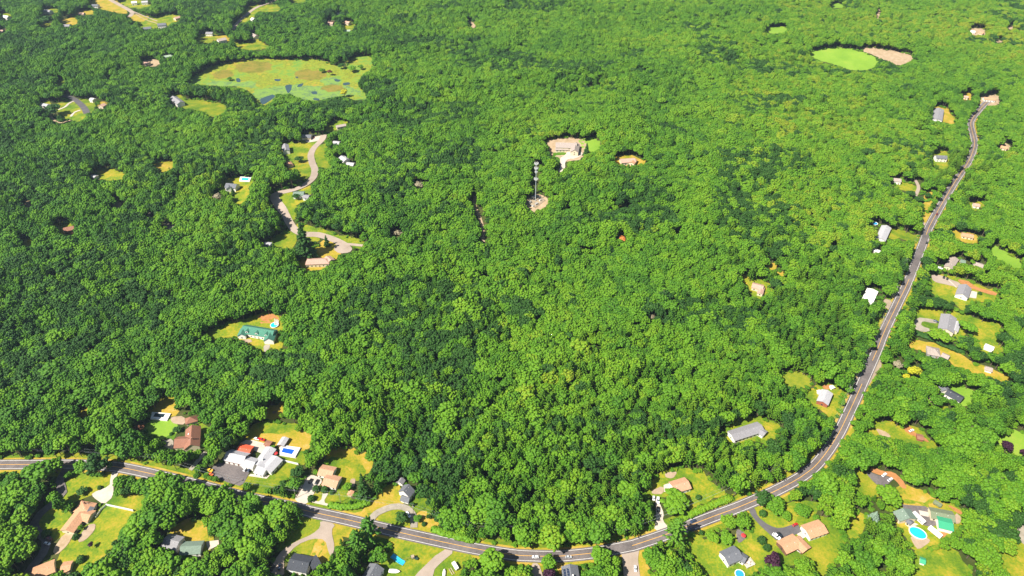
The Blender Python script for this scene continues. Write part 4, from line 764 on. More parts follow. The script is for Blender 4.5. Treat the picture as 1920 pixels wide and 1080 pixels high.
pool_rect((527,836,564,841.5,554,859,525,853.5),(532,841.5,553.5,845.5,548,854,528,849.5),'deep blue rectangular pool in a pale deck right of the long motel building','bluewater')
pool_rect((451,333.5,472,333.5,468,341.5,449,341),(454.5,335.3,467.5,335.5,465.5,339.6,453,339.4),'small turquoise rectangular pool above the grey-roofed house with two gables','aqua')

# ------------------------------------------------------------------ cell tower and its compound
p = gp(1004, 377); TH = 50.0; r = empty('cell_tower', p); tag(r, 'tall pale monopole phone mast with two antenna arrays, rising above the hilltop trees', 'mast')
m_ = MB(); m_.tube((0,0,-1), (0,0,TH-3), .45, .22, 12); m_.build('mast_pole', M['metal'], r, smooth=False)
for zc, n_, rad in ((TH-2.2, 12, 2.6), (TH-8.0, 12, 2.4), (TH-12.5, 6, 1.6), (TH-21.5, 12, 2.6)):
    m_ = MB(); K = 3; pts = [Vector((rad*math.cos(t+.4), rad*math.sin(t+.4), zc)) for t in [2*math.pi*i/K for i in range(K)]]
    for i in range(K): m_.tube(pts[i], pts[(i+1) % K], .14, .14, 5); m_.tube((0,0,zc), pts[i], .12, .12, 5); m_.tube((0,0,zc-1.3), pts[i]*.8+Vector((0,0,zc*.2)), .08, .08, 5)
    pf = m_.build('platform', M['metal'], r)
    for i in range(n_):
        s = (i % (n_//K)+.5)/(n_//K); a = pts[i//(n_//K)]; b = pts[(i//(n_//K)+1) % K]; c = a.lerp(b, s); o = c.copy(); o.z = 0; ang = math.atan2(((a+b)/2).y, ((a+b)/2).x)
        m_ = MB(); m_.box(c+Vector((math.cos(ang)*.3, math.sin(ang)*.3, .3)), (.25, .36, 2.4), ang); m_.build('antenna', M['trim'], pf)
m_ = MB(); m_.tube((0,0,TH-3), (0,0,TH+.6), .1, .06, 6); m_.build('lightning_rod', M['metal'], r)
fill(view_mask, [999,309,1010,309,1010,352,1006,352,1007,374,1001,374,1002,352,999,352])
for x, y, a, b, c, mt in ((993,381,3.2,2.4,2.6,'trim'),(1001,372,4,2.6,2.8,'white'),(1010,372,2.4,2,2.2,'greywall'),(1013,377,2.2,1.6,2,'trim'),(1006,384,3,2,2.2,'greywall'),(999,388,2,1.6,2,'white')):
    q = gp(x, y); o = empty('equipment_cabinet', q, .6); tag(o, 'pale equipment cabinet standing in the compound at the foot of the phone mast', 'cabinet', 'equipment cabinets at the foot of the phone mast')
    m_ = MB(); m_.box((0,0,c/2), (a, b, c)); m_.build('cabinet_body', M[mt], o); m_ = MB(); m_.box((0,0,c+.08), (a+.25, b+.25, .14)); m_.build('cabinet_lid', M['greywall'], o)
# chain of fence rails round the compound
def fence(pxs, h, mat, label, name='fence', solid=True, th=.12, mask=True, cat='fence'):
    P = [gp(a, b) for a, b in np.array(pxs).reshape(-1, 2)]; r = empty(name, P[0]); tag(r, label, cat); O = P[0]; m_ = MB()
    for a, b in zip(P, P[1:]):
        n = max(1, int((b-a).length/2.6))
        for i in range(n):
            u, v = a.lerp(b, i/n), a.lerp(b, (i+1)/n); u.z = float(hgt(u.x, u.y)); v.z = float(hgt(v.x, v.y)); d = (v-u); ang = math.atan2(d.y, d.x); c = (u+v)/2-O
            if solid: m_.box(c+Vector((0,0,h/2+.15)), (d.length-.12, th, h), ang)
            else:
                for k in (.45, .8, 1): m_.box(c+Vector((0,0,h*k)), (d.length-.12, .08, .12), ang)
            pm = MB(); pm.box(u-O+Vector((0,0,h/2+.2)), (.18, .18, h+.3), ang); pm.build('post', mat, r)
    m_.build('panel' if solid else 'rail', mat, r)
    if mask:
        A = np.array(pxs).reshape(-1, 2)
        for a, b in zip(A, A[1:]): fill(view_mask, [a[0]-1, a[1]-5, b[0]+1, b[1]-5, b[0]+1, b[1]+2, a[0]-1, a[1]+2])
fence((200,948,251,959), 1.9, M['trim'], 'white solid fence crossing the bottom-left yard', th=.35); fence((200,948,190,957,180,972), 1.5, M['trim'], 'white fence running along the deck of the sprawling tan-roofed house')
fence((527,864,560,872), 1.9, M['trim'], 'white fence below the deep blue rectangular pool', th=.3)
fence((988,382,1003,391,1021,377,1008,368,990,378), 2.2, M['greywall'], 'wire fence round the phone mast compound', solid=False)
fence((577,893,566,915,556,932), .9, M['wood'], 'low dark rail fence along the left side of the bungalow driveway', solid=False)

# ------------------------------------------------------------------ yard furniture
def umbrella(px, py, label, s=1.6):
    p = gp(px, py, 2.3); p.z = float(hgt(p.x, p.y))+.35; r = empty('patio_umbrella', p); tag(r, label, 'umbrella', 'red umbrellas beside the motel building'); n = 8
    m_ = MB(); m_.tube((0,0,0), (0,0,2.6), .04, .04, 6); m_.build('pole', M['trim'], r)
    m_ = MB(); m_.add([(s*math.cos(2*math.pi*i/n), s*math.sin(2*math.pi*i/n), 2.15) for i in range(n)]+[(0,0,2.75)]+[(s*.96*math.cos(2*math.pi*i/n), s*.96*math.sin(2*math.pi*i/n), 2.08) for i in range(n)], [(i, (i+1) % n, 8) for i in range(n)]+[(i, 9+i, 9+(i+1) % n, (i+1) % n) for i in range(n)]); m_.build('canopy', M['redcloth'], r)
    m_ = MB(); m_.tube((0,0,.68), (0,0,.74), .6, .6, 12); m_.tube((0,0,.05), (0,0,.12), .3, .3, 10); m_.build('table_top', M['wood'], r)
umbrella(506.5,854.5,'red umbrella, middle one of three beside the motel building'); umbrella(502.5,862,'red umbrella, lowest of three beside the motel building'); umbrella(517,850,'red umbrella, topmost of three, nearest the blue pool')
umbrella(1394,1004,'faded red umbrella on the paved pad above the blue-grey roofed house', 1.7)
def deck(px, label, h=1.0):
    D = [gp(a, b) for a, b in np.array(px).reshape(-1, 2)]; c = sum(D, Vector())/len(D); r = empty('wooden_deck', (c.x, c.y, float(hgt(c.x, c.y))+h)); tag(r, label, 'deck')
    m_ = MB(); m_.prism([(p.x-c.x, p.y-c.y) for p in D], -.15, 0); m_.build('deck_floor', M['concrete'], r)
    for i in range(len(D)):
        a, b = D[i]-c, D[(i+1) % len(D)]-c; a.z = b.z = .95; m_ = MB(); m_.tube(a, b, .06, .06, 4); a2, b2 = a.copy(), b.copy(); a2.z = b2.z = .5; m_.tube(a2, b2, .04, .04, 4); m_.build('railing', M['trim'], r)
        m_ = MB(); m_.box((a.x*.96, a.y*.96, -h/2), (.2, .2, h+1.9)); m_.build('post', M['trim'], r)
    fill(view_mask, px); fill(ground_mask, px); return r, c
dk, c = deck((1391,1055,1406,1048,1415,1060,1400,1067), 'pale deck with a round table at the right end of the blue-grey roofed house')
o = empty('round_table', (c.x, c.y, float(hgt(c.x, c.y))+1.0)); tag(o, 'round table with chairs on the pale deck', 'table')
m_ = MB(); m_.tube((0,0,.7), (0,0,.76), .8, .8, 14); m_.build('table_top', M['trim'], o); m_ = MB(); m_.tube((0,0,0), (0,0,.7), .08, .08, 6); m_.build('leg', M['trim'], o)
for k in range(4):
    t = k*math.pi/2+.4; o = empty('garden_chair', (c.x+1.45*math.cos(t), c.y+1.45*math.sin(t), float(hgt(c.x, c.y))+1.0), t); tag(o, 'dark chair at the round table on the pale deck', 'chair', 'chairs at the round table on the deck')
    m_ = MB(); m_.box((0,0,.42), (.5,.5,.06)); m_.build('seat', M['wood'], o); m_ = MB(); m_.box((.24,0,.72), (.06,.5,.55)); m_.build('backrest', M['wood'], o)
deck((1497,1021,1510,1032,1500,1038,1488,1030), 'reddish porch deck in the corner of the zigzag tan-roofed house', .6)
deck((515,600,523,603,522,612,515,611), 'small pale deck at the edge of the round turquoise pool', 1.1)
# blue slide, playset, lumber, benches
P = [gp(735,1042), gp(742,1047), gp(750,1053), gp(758,1057)]; r = empty('water_slide', P[0]+Vector((0,0,.3))); tag(r, 'long bright blue slide laid out on the lawn below the round treetop', 'water slide'); m_ = MB(); e_ = MB()
for a, b in zip(P, P[1:]):
    d = (b-a); n = Vector((-d.y, d.x, 0)).normalized()*1.5; a, b = a-P[0], b-P[0]
    m_.add([a-n, b-n, b+n, a+n, a-n+Vector((0,0,.12)), b-n+Vector((0,0,.12)), b+n+Vector((0,0,.12)), a+n+Vector((0,0,.12))], [(0,3,2,1),(4,5,6,7),(0,1,5,4),(2,3,7,6),(1,2,6,5),(3,0,4,7)])
    for s in (-1, 1): e_.tube(a+n*s+Vector((0,0,.2)), b+n*s+Vector((0,0,.2)), .25, .25, 6)
m_.build('slide_mat', M['tealvinyl'], r); e_.build('side_tube', M['tealvinyl'], r)
p = gp(765,1050); r = empty('wooden_playset', p+Vector((0,0,.3)), .3); tag(r, 'small wooden swing set left of the dark green pickup truck', 'playset'); m_ = MB()
for x in (-2.2, 2.2):
    for y in (-1, 1): m_.tube((x, y*1.1, 0), (x, 0, 2.5), .08, .08, 5)
m_.tube((-2.3,0,2.5), (2.3,0,2.5), .08, .08, 5); m_.build('frame', M['wood'], r)
for x in (-1, 1): m_ = MB(); m_.box((x,0,.55), (.5,.25,.05)); m_.tube((x-.22,0,.55), (x-.22,0,2.5), .02, .02, 4); m_.tube((x+.22,0,.55), (x+.22,0,2.5), .02, .02, 4); m_.build('swing', M['wood'], r)
m_ = MB(); m_.box((3.4,0,1.4), (1.8,1.8,.15)); m_.box((3.4,0,2.6), (2.0,2.0,.12)); [m_.box((3.4+a*.8, b*.8, 1.3), (.12,.12,2.6)) for a in (-1,1) for b in (-1,1)]; m_.build('play_tower', M['palebark'], r)
p = gp(847,1072); r = empty('lumber_stack', p+Vector((0,0,.3)), gp(845,1066).x*0-1.0); tag(r, 'two long planks stacked on the grass beside the white cargo trailer', 'lumber')
for k in (-.7, .7): m_ = MB(); m_.box((0,k,.2), (5,.5,.3)); m_.build('plank', M['palebark'], r)
p = gp(515,774); r = empty('picnic_table', p+Vector((0,0,.2)), .5); tag(r, 'dark picnic table in the dry clearing above the commercial yard', 'table')
m_ = MB(); m_.box((0,0,.75), (3,1.2,.1)); m_.build('table_top', M['wood'], r)
for s in (-1, 1): m_ = MB(); m_.box((0,s*1.2,.45), (3,.4,.08)); m_.build('bench', M['wood'], r); m_ = MB(); m_.box((s*1.1,0,.37), (.15,2.2,.7)); m_.build('leg', M['wood'], r)
o = H('wooden_hut', 'rusty red-brown hut at the edge of the long grassy clearing on the right', [(1719,817,1732,820,5,2.4,'brown')], 'redwall', 12, cat='hut', windows=False)
H('stone_outbuilding', 'brown flat-roofed shed half shaded beside the parking lot trucks', [(497,829,508,832,4,2.6,'brown')], 'redwall', 10, cat='shed', windows=False)

# ------------------------------------------------------------------ utility poles and wires
POLES = [(39,857,'by the far left stretch of road'),(141,858,'behind the left stretch of road'),(307,873,'below the brown-roofed L-shaped house'),(434,911,'at the lower edge of the parking lot'),(556,934,'at the mouth of the bungalow driveway'),(639,942,'in front of the bungalow'),(776,965,'beside the loop driveway'),(890,1001,'in roadside brush above the bottom road'),(1110,997,'rising from brush left of the road junction'),(1170,1009,'beside the road junction'),(1390,917,'left of two above the road bend'),(1401,921,'right of two above the road bend'),(1551,822,'left of the curving main road'),(1588,742,'beside the pale metal-roofed house clearing'),(1650,610,'left of the straight main road'),(1676,553,'beside the white-roofed building'),(1694,502,'left of the straight road, upper part'),(1725,432,'by the golden roadside lawn')]
tops = []
for x, y, w_ in POLES:
    p = gp(x, y); r = empty('utility_pole', p); tag(r, 'wooden utility pole '+w_, 'utility pole', 'utility poles along the main road')
    m_ = MB(); m_.tube((0,0,-.5), (0,0,11.5), .19, .13, 7); m_.build('pole_shaft', M['pole'], r); m_ = MB(); m_.box((0,0,10.9), (.14,2.4,.14), .3); m_.build('crossarm', M['pole'], r)
    m_ = MB(); m_.tube((.35,0,9.0), (.35,0,10.0), .24, .24, 8); m_.build('transformer', M['metal'], r); tops.append(p)
    X, Y, _ = proj(p.x, p.y, p.z); fill(ground_mask, [X-2, Y-2, X+2, Y-2, X+2, Y+2, X-2, Y+2])
for a, b in zip(tops, tops[1:]):
    if (b-a).length > 140: continue
    r = empty('power_line', a+Vector((0,0,11))); tag(r, 'thin power line strung between two roadside poles', 'power line', 'power lines along the main road')
    for k, off in enumerate((-1.0, 1.0, 0)):
        d = (b-a); n = Vector((-d.y, d.x, 0)).normalized()*off; zz = 11.05 if k < 2 else 8.6; m_ = MB(); prev = None
        for i in range(9):
            t = i/8; q = d*t+n+Vector((0,0,zz-11-4*1.0*t*(1-t)))
            if prev is not None: m_.tube(prev, q, .02, .02, 4, cap=False)
            prev = q
        m_.build('wire', M['metal'], r)
# ------------------------------------------------------------------ trees
def ico(sub):
    b = bmesh.new(); bmesh.ops.create_icosphere(b, subdivisions=sub, radius=1); b.verts.ensure_lookup_table()
    v = np.array([q.co[:] for q in b.verts]); f = np.array([[q.index for q in p.verts] for p in b.faces]); b.free(); return v, f
ICO2, ICO1 = ico(2), ico(1)
def clump_mesh(name, C, S, mat, rg, sub=ICO2, jit=.30, rots=None):
    """many leaf clumps (centres C, radii S) in one crown mesh"""
    v0, f0 = sub; n = len(v0); V, Fc = [], []
    for i, (c, s) in enumerate(zip(C, S)):
        q = v0*(1+jit*rg.uniform(-1, 1, (n, 1)))*s
        if rots is not None:
            a = rots[i]; ca, sa = math.cos(a), math.sin(a); q = np.stack([q[:, 0]*ca-q[:, 1]*sa, q[:, 0]*sa+q[:, 1]*ca, q[:, 2]], 1)
        V.append(q+c); Fc.append(f0+i*n)
    V = np.concatenate(V); Fc = np.concatenate(Fc); me = bpy.data.meshes.new(name)
    me.vertices.add(len(V)); me.vertices.foreach_set('co', V.astype(np.float32).ravel()); me.loops.add(Fc.size); me.loops.foreach_set('vertex_index', Fc.astype(np.int32).ravel())
    me.polygons.add(len(Fc)); me.polygons.foreach_set('loop_start', np.arange(0, Fc.size, 3, dtype=np.int32)); me.polygons.foreach_set('loop_total', np.full(len(Fc), 3, dtype=np.int32))
    me.materials.append(mat); me.update(calc_edges=True); return me
def trunk_mesh(h, r, mat, rg, limbs=5, zl=.35):
    m_ = MB(); m_.tube((0,0,-1), (.2,.1,h*.55), r, r*.6, 7); m_.tube((.2,.1,h*.55), (0,0,h*.85), r*.6, r*.15, 6)
    for i in range(limbs):
        t = i*2.4+rg.uniform(0, .8); z = h*(zl+.09*i); m_.tube((.1,.05,z), (math.cos(t)*h*.17, math.sin(t)*h*.17, z+h*.14), r*.35, r*.1, 5)
    me = bpy.data.meshes.new('trunk'); me.from_pydata(m_.v, [], m_.f); me.materials.append(mat); return me
def broad(seed, mat, n=150, R0=5.0, Hh=15.0, lo=.34):
    rg = np.random.default_rng(seed); C, S = [], []
    lobes = [(0, 0, Hh*.66, R0*.62)]
    for i in range(rg.integers(6, 9)):
        t = i*2.4+rg.uniform(-.4, .4); d = R0*rg.uniform(.42, .66); lobes.append((d*math.cos(t), d*math.sin(t), Hh*rg.uniform(.48, .74), R0*rg.uniform(.34, .5)))
    for k in range(n):
        l = lobes[rg.integers(len(lobes))]; u = rg.normal(size=3); u /= np.linalg.norm(u); u[2] = abs(u[2])*1.0-.22
        rr = l[3]*rg.uniform(.72, 1.15); p = np.array([l[0]+u[0]*rr, l[1]+u[1]*rr, l[2]+u[2]*rr*1.25]); C.append(p); s = rg.uniform(.34, .6) if k % 2 else rg.uniform(.6, .95); S.append(np.array([s, s, s*rg.uniform(.6, .9)]))
    for l in lobes: C.append(np.array(l[:3])+[0, 0, -.3]); S.append(np.array([l[3]*.66]*2+[l[3]*.66]))
    return clump_mesh('crown', C, S, mat, rg)
def pine(seed, mat, R0=4.4, Hh=19.0):
    rg = np.random.default_rng(seed); C, S, A = [], [], []; z = Hh*.30; ph = rg.uniform(0, 6)
    while z < Hh*.97:
        f = (z/Hh-.30)/.67; L = R0*(1-f**1.6)*rg.uniform(.8, 1.12)+.5; nb = 6 if f < .7 else 5; t0 = len(C)*.0+ph+rg.uniform(-.3, .3); ph += .5
        for b in range(nb):
            t = t0+b*2*math.pi/nb+rg.uniform(-.25, .25); Lb = L*rg.uniform(.7, 1.1); k = max(2, int(Lb/1.0))
            for i in range(k):
                d = Lb*(i+.7)/k; side = rg.uniform(-.35, .35)*d*.5
                C.append(np.array([d*math.cos(t)-side*math.sin(t), d*math.sin(t)+side*math.cos(t), z+.25*d-.04*d*d+rg.uniform(-.15, .15)])); w_ = rg.uniform(.6, .95)*(1.15-.35*i/k)
                S.append(np.array([w_*1.35, w_*.75, w_*.45])); A.append(t+rg.uniform(-.3, .3))
        z += rg.uniform(1.3, 1.9)
    C.append(np.array([0, 0, Hh*.98])); S.append(np.array([.35, .35, .9])); A.append(0)
    return clump_mesh('crown', C, S, mat, rg, ICO1, .25, A)
def spruce(seed, mat, R0=3.2, Hh=14.0):
    rg = np.random.default_rng(seed); C, S, A = [], [], []
    for k in range(150):
        f = rg.uniform(0, 1)**.8; z = Hh*(.06+.92*(1-f)); t = rg.uniform(0, 6.28); d = R0*f*rg.uniform(.7, 1.05)
        C.append(np.array([d*math.cos(t), d*math.sin(t), z])); s = rg.uniform(.4, .75)*(.5+.6*f); S.append(np.array([s*1.3, s*.8, s*.6])); A.append(t)
    for i in range(7): C.append(np.array([0, 0, Hh*(.15+.12*i)])); s = R0*.6*(1-i/7.5); S.append(np.array([s, s, Hh*.09])); A.append(0)
    return clump_mesh('crown', C, S, mat, rg, ICO2, .25, A)
def dome(seed, mat, n=90):      # clipped bush, unit radius
    rg = np.random.default_rng(seed); C, S = [np.array([0, 0, .45])], [np.array([.85, .85, .62])]
    for k in range(n):
        u = rg.normal(size=3); u /= np.linalg.norm(u); u[2] = abs(u[2]); C.append(np.array([u[0]*.86, u[1]*.86, u[2]*.9+.12])); s = rg.uniform(.10, .2); S.append(np.array([s, s, s]))
    return clump_mesh('crown', C, S, mat, rg, ICO1)
BV = [broad(100+i, M['leaf'], 230) for i in range(8)]; PV = [pine(200+i, M['pine']) for i in range(5)]
DV = [broad(120+i, M['darkleaf'], 125) for i in range(2)]
TRK = [trunk_mesh(15, .34, M['bark'], rng) for _ in range(3)]; PTR = [trunk_mesh(19, .30, M['bark'], rng, 3, .2) for _ in range(2)]
def tree_obj(kind, pos, r, h, label, cat='tree', group=None, name=None, crown=None, trunk=None, base=(5.0, 15.0)):
    o = empty(name or kind, pos, random.uniform(0, 6.28)); o.scale = (r/base[0], r/base[0], h/base[1]); tag(o, label, cat, group)
    c = bpy.data.objects.new('crown', crown); link(c, o)
    if trunk: link(bpy.data.objects.new('trunk', trunk), o)
    return o
TREES_PLACED = []; n_single = [0]
def single(cx, cy, rpx, kind, label, hf=1.0, flat=False):
    """a tree the photo shows standing by itself; (cx,cy) and rpx are its crown's middle and half-width in the photo"""
    _, _, d = proj(*gp(cx, cy)); r = rpx*d/F; n_single[0] += 1
    hh = {'broad': 2.6*r**.85+2.5, 'pine': 4.0*r+1, 'spruce': 4.2*r, 'bush': r*1.2}.get(kind, 2.2*r+2)*hf
    zc = hh*{'bush': .5, 'pine': .62, 'spruce': .45}.get(kind, .6)
    p = gp(cx, cy, zc); p.z = float(hgt(p.x, p.y))-.1; TREES_PLACED.append((p.x, p.y, r)); e_ = .92; fill(view_mask, [(cx+rpx*e_*math.cos(t), cy-rpx*e_*.15+rpx*e_*math.sin(t)) for t in np.linspace(0, 6.2, 14)])
    if kind == 'bush': tree_obj('round_bush', p, r, r*1.25, label, 'bush', crown=BUSH, base=(1, 1.0)); return
    if kind == 'pine': tree_obj('pine_tree', p, r, hh, label, crown=random.choice(PV), trunk=random.choice(PTR), base=(4.4, 19))
    elif kind in ('spruce', 'bluespruce'): tree_obj('spruce_tree', p, r, hh, label, crown=SPR[kind], trunk=TRK[0], base=(3.2, 14))
    elif kind in SPEC: tree_obj(SPEC[kind][1], p, r, hh, label, crown=SPEC[kind][0], trunk=TRK[1])
    else: tree_obj('broadleaf_tree', p, r, hh, label, crown=random.choice(DV if kind == 'dark' else BV), trunk=random.choice(TRK))
BUSH = dome(5, M['darkleaf']); SPR = {'spruce': spruce(31, M['darkleaf']), 'bluespruce': spruce(32, M['bluespruce'])}
SPEC = {'purple': (broad(61, M['purple'], 170), 'purple_tree'), 'copper': (broad(62, M['copper'], 150), 'copper_tree'), 'deadorange': (broad(63, M['deadorange'], 110), 'dead_tree'), 'deadgrey': (broad(64, M['deadgrey'], 70), 'dead_tree'), 'yellow': (broad(65, M['yellowleaf'], 150), 'yellow_tree')}
for a in [
 (1449,1051,15.5,'purple','large round dark purple tree on the lawn between two ranch houses'),(1890,837,11,'purple','oval dark purple tree on the green lawn near the right edge'),(1921,848,8,'purple','dark purple tree cut by the right edge'),
 (1031,1080,13,'purple','purple tree at the bottom edge below a round green tree'),(170,1021,5,'purple','small dark red tree alone on the bottom-left lawn'),(259,803,10,'copper','copper-brown tree left of the green lawn below the rectangular pool'),
 (1166,447,7,'deadorange','single rust-orange dead tree in the middle of the green woods'),(785,346,8,'deadgrey','pinkish-grey bare tree in the woods left of the phone mast'),(747,437,8,'deadgrey','pale grey bare treetop in the woods right of the cul-de-sac'),(1222,594,6,'deadgrey','bare pale-trunked tree beside a dark gap in the middle woods'),(407,368,8,'deadgrey','greyish-pink bare tree below the two-gabled house'),
 (1715,695,13,'yellow','bright yellow-green tree right of the main road pull-out'),(1700,706,7,'yellow','small golden shrub touching the bright yellow-green tree'),(1683,683,9,'deadgrey','bare twiggy treetop left of the bright yellow-green tree'),
 (1029,1053,14,'broad','round bright green tree at the roadside beside the solar-panelled house'),(754,969,12,'dark','round dark tree inside the loop driveway'),(1266,941,27,'broad','big round-crowned tree in front of the road-bend house',.62),(1669,928,22,'broad','big rounded tree on the lawn between the white cars and the motorhome',.75),
 (569,452,18,'spruce','tall dark tree standing between the pale street and the salmon-roofed house'),(612,452,6,'spruce','small cone-shaped tree on the grass by the cul-de-sac'),(1100,281,6.5,'spruce','dark cone-shaped tree right of the hilltop mansion'),
 (1641,966,11,'bluespruce','pale blue-green spruce left of the grey-green roof'),(708,1042,17,'broad','rounded green tree above the cropped slate-roofed house',.8),(1475,966,10,'broad','small round tree, left of two on the driveway lawn',.6),(1505,956,15,'broad','round low tree, right of two on the driveway lawn',.5),
 (1454,945,19,'broad','dark broad tree at the roadside above the driveway lawn',.7),(1431,962,8,'bush','low bush at the top of the dark driveway'),(154,920,10,'dark','dark low tree on the upper bottom-left lawn',.5),(187,914,5,'bush','small dark bush beside the pale driveway at bottom left'),(142,1006,7,'bush','round dark bush by the stone path of the sprawling house'),(86,1000,9,'bush','wide dark bush at the edge of the small side lawn'),(151,1048,9,'bush','olive bush with pale stones on the bottom-left lawn'),
 (593,916,8,'bush','round dark bush, leftmost of three before the bungalow'),(609,917,8,'bush','round dark bush, middle of three before the bungalow'),(623,922,5.5,'bush','round dark bush, smallest of three before the bungalow'),(584,934,8,'bush','round dark bush by itself at the foot of the bungalow driveway'),
 (681,912,13,'spruce','tall dark spruce right of the bungalow yard',1.3),(651,912,9,'broad','small tree at the right gable of the bungalow',.6),(556,884,13,'dark','dark tree between the long motel building and the bungalow driveway',.7),(783,972,8,'broad','small tree on the grass right of the loop driveway',.6),(795,982,5,'bush','small bush right of the loop driveway'),
 (332,805,8,'dark','dark bushy tree beside the brick patio',.5),(321,813,4,'bush','tiny dark bush at the path by the brown-roofed house'),(1310,932,6,'bush','dark bush on the road-bend yard'),(1336,1006,13,'broad','leafy tree below the main road, left of two by the paved pad',.6),(1362,1008,13,'broad','leafy tree at the edge of the paved pad',.6),(1366,978,14,'broad','tree leaning over the lower edge of the main road',.8),
 (1429,1012,9,'bush','low shrub on the slope between the two ranch-house lawns'),(1439,1026,8,'bush','lower shrub on the slope between the two ranch-house lawns'),(1816,613,17,'broad','round tree behind the large grey-roofed house',.7),(1764,628,19,'broad','full tree in front of the large grey-roofed house',.7),(1838,550,4,'bush','small bush on the lawn of the two-slope grey house'),
 (430,147,5,'broad','small tree standing in the left part of the marsh',.6),(604,131,6,'broad','small tree standing in the upper part of the marsh',.6),(618,134,5,'copper','brownish shrub in the upper part of the marsh'),(660,128,8,'broad','tree on the right shore of the marsh',.7),(676,125,5,'broad','slim tree on the right shore of the marsh',.8),(640,122,7,'dark','dark tree at the upper right shore of the marsh',.7),(645,172,7,'yellow','pale yellow-green tree on the lower shore of the marsh'),
 (100,203,13,'dark','dark tree mass in the loop of the dirt path at left',.8),(88,36,11,'dark','dark tree between the far lawns at the top left',.8),(76,882,24,'broad','wide green tree hiding the road at the far left'),(176,868,20,'dark','round tree in front of the left stretch of main road'),(98,872,17,'broad','leafy tree right of the wide one, over the far left road'),(56,884,15,'broad','smaller tree left of the wide one, over the far left road'),(150,876,13,'broad','small full tree between the two larger trees on the left road'),(196,870,13,'dark','dark tree just right of the round one on the left road'),(922,1052,24,'broad','big round tree overhanging the bottom road, left of the white car'),(1128,1042,19,'broad','full tree overhanging the bottom road left of the side street'),(1270,992,20,'pine','large pine standing over the road where the narrow drive meets it'),(690,988,19,'pine','pine overhanging the bottom road beyond the forked driveway'),(668,1010,18,'pine','pine behind the overhanging one, above the forked driveway'),(1431,934,17,'dark','dark tree leaning over the main road above the driveway lawn'),(1590,800,0,'',''),(560,297,9,'dark','dark tree on the grass left of the pale street',.6),(555,367,8,'dark','dark round tree in front of the grey-green roofed house',.6),(436,358,4,'spruce','small grey-green tree before the two-gabled house'),(1732,690,0,'','')]:
    if a[2]: single(*a)
for x, y, r_, lab_ in ((1707,362,9,'round dark tree, leftmost of three along the small curved drive of the upper road'),(1724,373,8,'round dark tree, middle of three along the small curved drive of the upper road'),(1741,366,7,'round dark tree nearest the upper road at the small curved drive')): single(x, y, r_, 'dark', lab_, .7)
# long clipped hedge on the right
def hedge(px, w_, h, label, mat='darkleaf'):
    path = spline([gp(a, b)[:2] for a, b in np.array(px).reshape(-1, 2)], 1.6); rg = np.random.default_rng(3); O = Vector((path[0].x, path[0].y, float(hgt(*path[0])))); C, S = [], []
    for p in path:
        z = float(hgt(p.x, p.y))-O.z; C.append(np.array([p.x-O.x, p.y-O.y, z+h*.45])); S.append(np.array([w_*.5, w_*.5, h*.5]))
        for k in range(5): C.append(np.array([p.x-O.x+rg.uniform(-.5, .5)*w_, p.y-O.y+rg.uniform(-.5, .5)*w_, z+h*rg.uniform(.55, .98)])); s = rg.uniform(.4, .75); S.append(np.array([s, s, s*.8]))
    me = clump_mesh('hedge', C, S, M[mat], rg); o = bpy.data.objects.new('hedge', me); o.location = O; link(o); tag(o, label, 'hedge')
    q = [proj(p.x, p.y, float(hgt(p.x, p.y))+h*.5)[:2] for p in path[::3]]
    for a, b in zip(q, q[1:]): fill(view_mask, [a[0], a[1]-5, b[0], b[1]-5, b[0], b[1]+5, a[0], a[1]+5])
hedge((1716,626,1740,634,1765,645,1786,655,1801,660), 7, 3.2, 'long clipped dark green hedge between the grey house and the dry strip')
hedge((1706,366,1722,374,1738,378,1748,370,1753,360), 3, 2.4, 'curved bright hedge beside the upper main road', 'leaf')
for nm, px, mt in (('hedge row of leafy shrubs above the bottom road, right of the bungalow', (622,950,645,952,668,951,690,944), 'leaf'), ('hedge row of leafy shrubs above the bottom road, right of the loop driveway', (815,995,840,1003,865,1009,886,1014), 'leaf'), ('shrubby hedge along the road below the road-bend house', (1260,985,1290,968,1320,955,1350,943,1368,936), 'leaf')): hedge(px, 5.5, 3.0, nm, mt)

# the forest: every tree on real ground, as tall as the photo's open ground behind it allows
sp = 6.7; gx = np.arange(-1500, 1500, sp); gy = np.arange(190, 1830, sp*.93); X, Y = np.meshgrid(gx, gy); X = X+(np.arange(len(gy))[:, None] % 2)*sp*.5
X = (X+rng.uniform(-.40, .40, X.shape)*sp).ravel(); Y = (Y+rng.uniform(-.40, .40, Y.shape)*sp).ravel(); Z = hgt(X, Y); PX, PY, DD = proj(X, Y, Z)
ok = (PX > -300) & (PX < 2220) & (PY > -70) & (PY < 1290); X, Y, Z, PX, PY, DD = [q[ok] for q in (X, Y, Z, PX, PY, DD)]
def look(mask, x, y):
    xi = np.clip((x+OX).astype(int), 0, MW-1); yi = np.clip((y+OY).astype(int), 0, MH-1); return mask[yi, xi]
def vn(x, y, s, sd):      # smooth value noise for stands of kinds
    rg = np.random.default_rng(sd); G = rg.uniform(0, 1, (256, 256)); a = x/s+500; b = y/s+500; i = np.floor(a).astype(int); j = np.floor(b).astype(int); f = a-i; g_ = b-j; f = f*f*(3-2*f); g_ = g_*g_*(3-2*g_)
    q = lambda m, n: G[m % 256, n % 256]
    return (q(i, j)*(1-f)+q(i+1, j)*f)*(1-g_)+(q(i, j+1)*(1-f)+q(i+1, j+1)*f)*g_
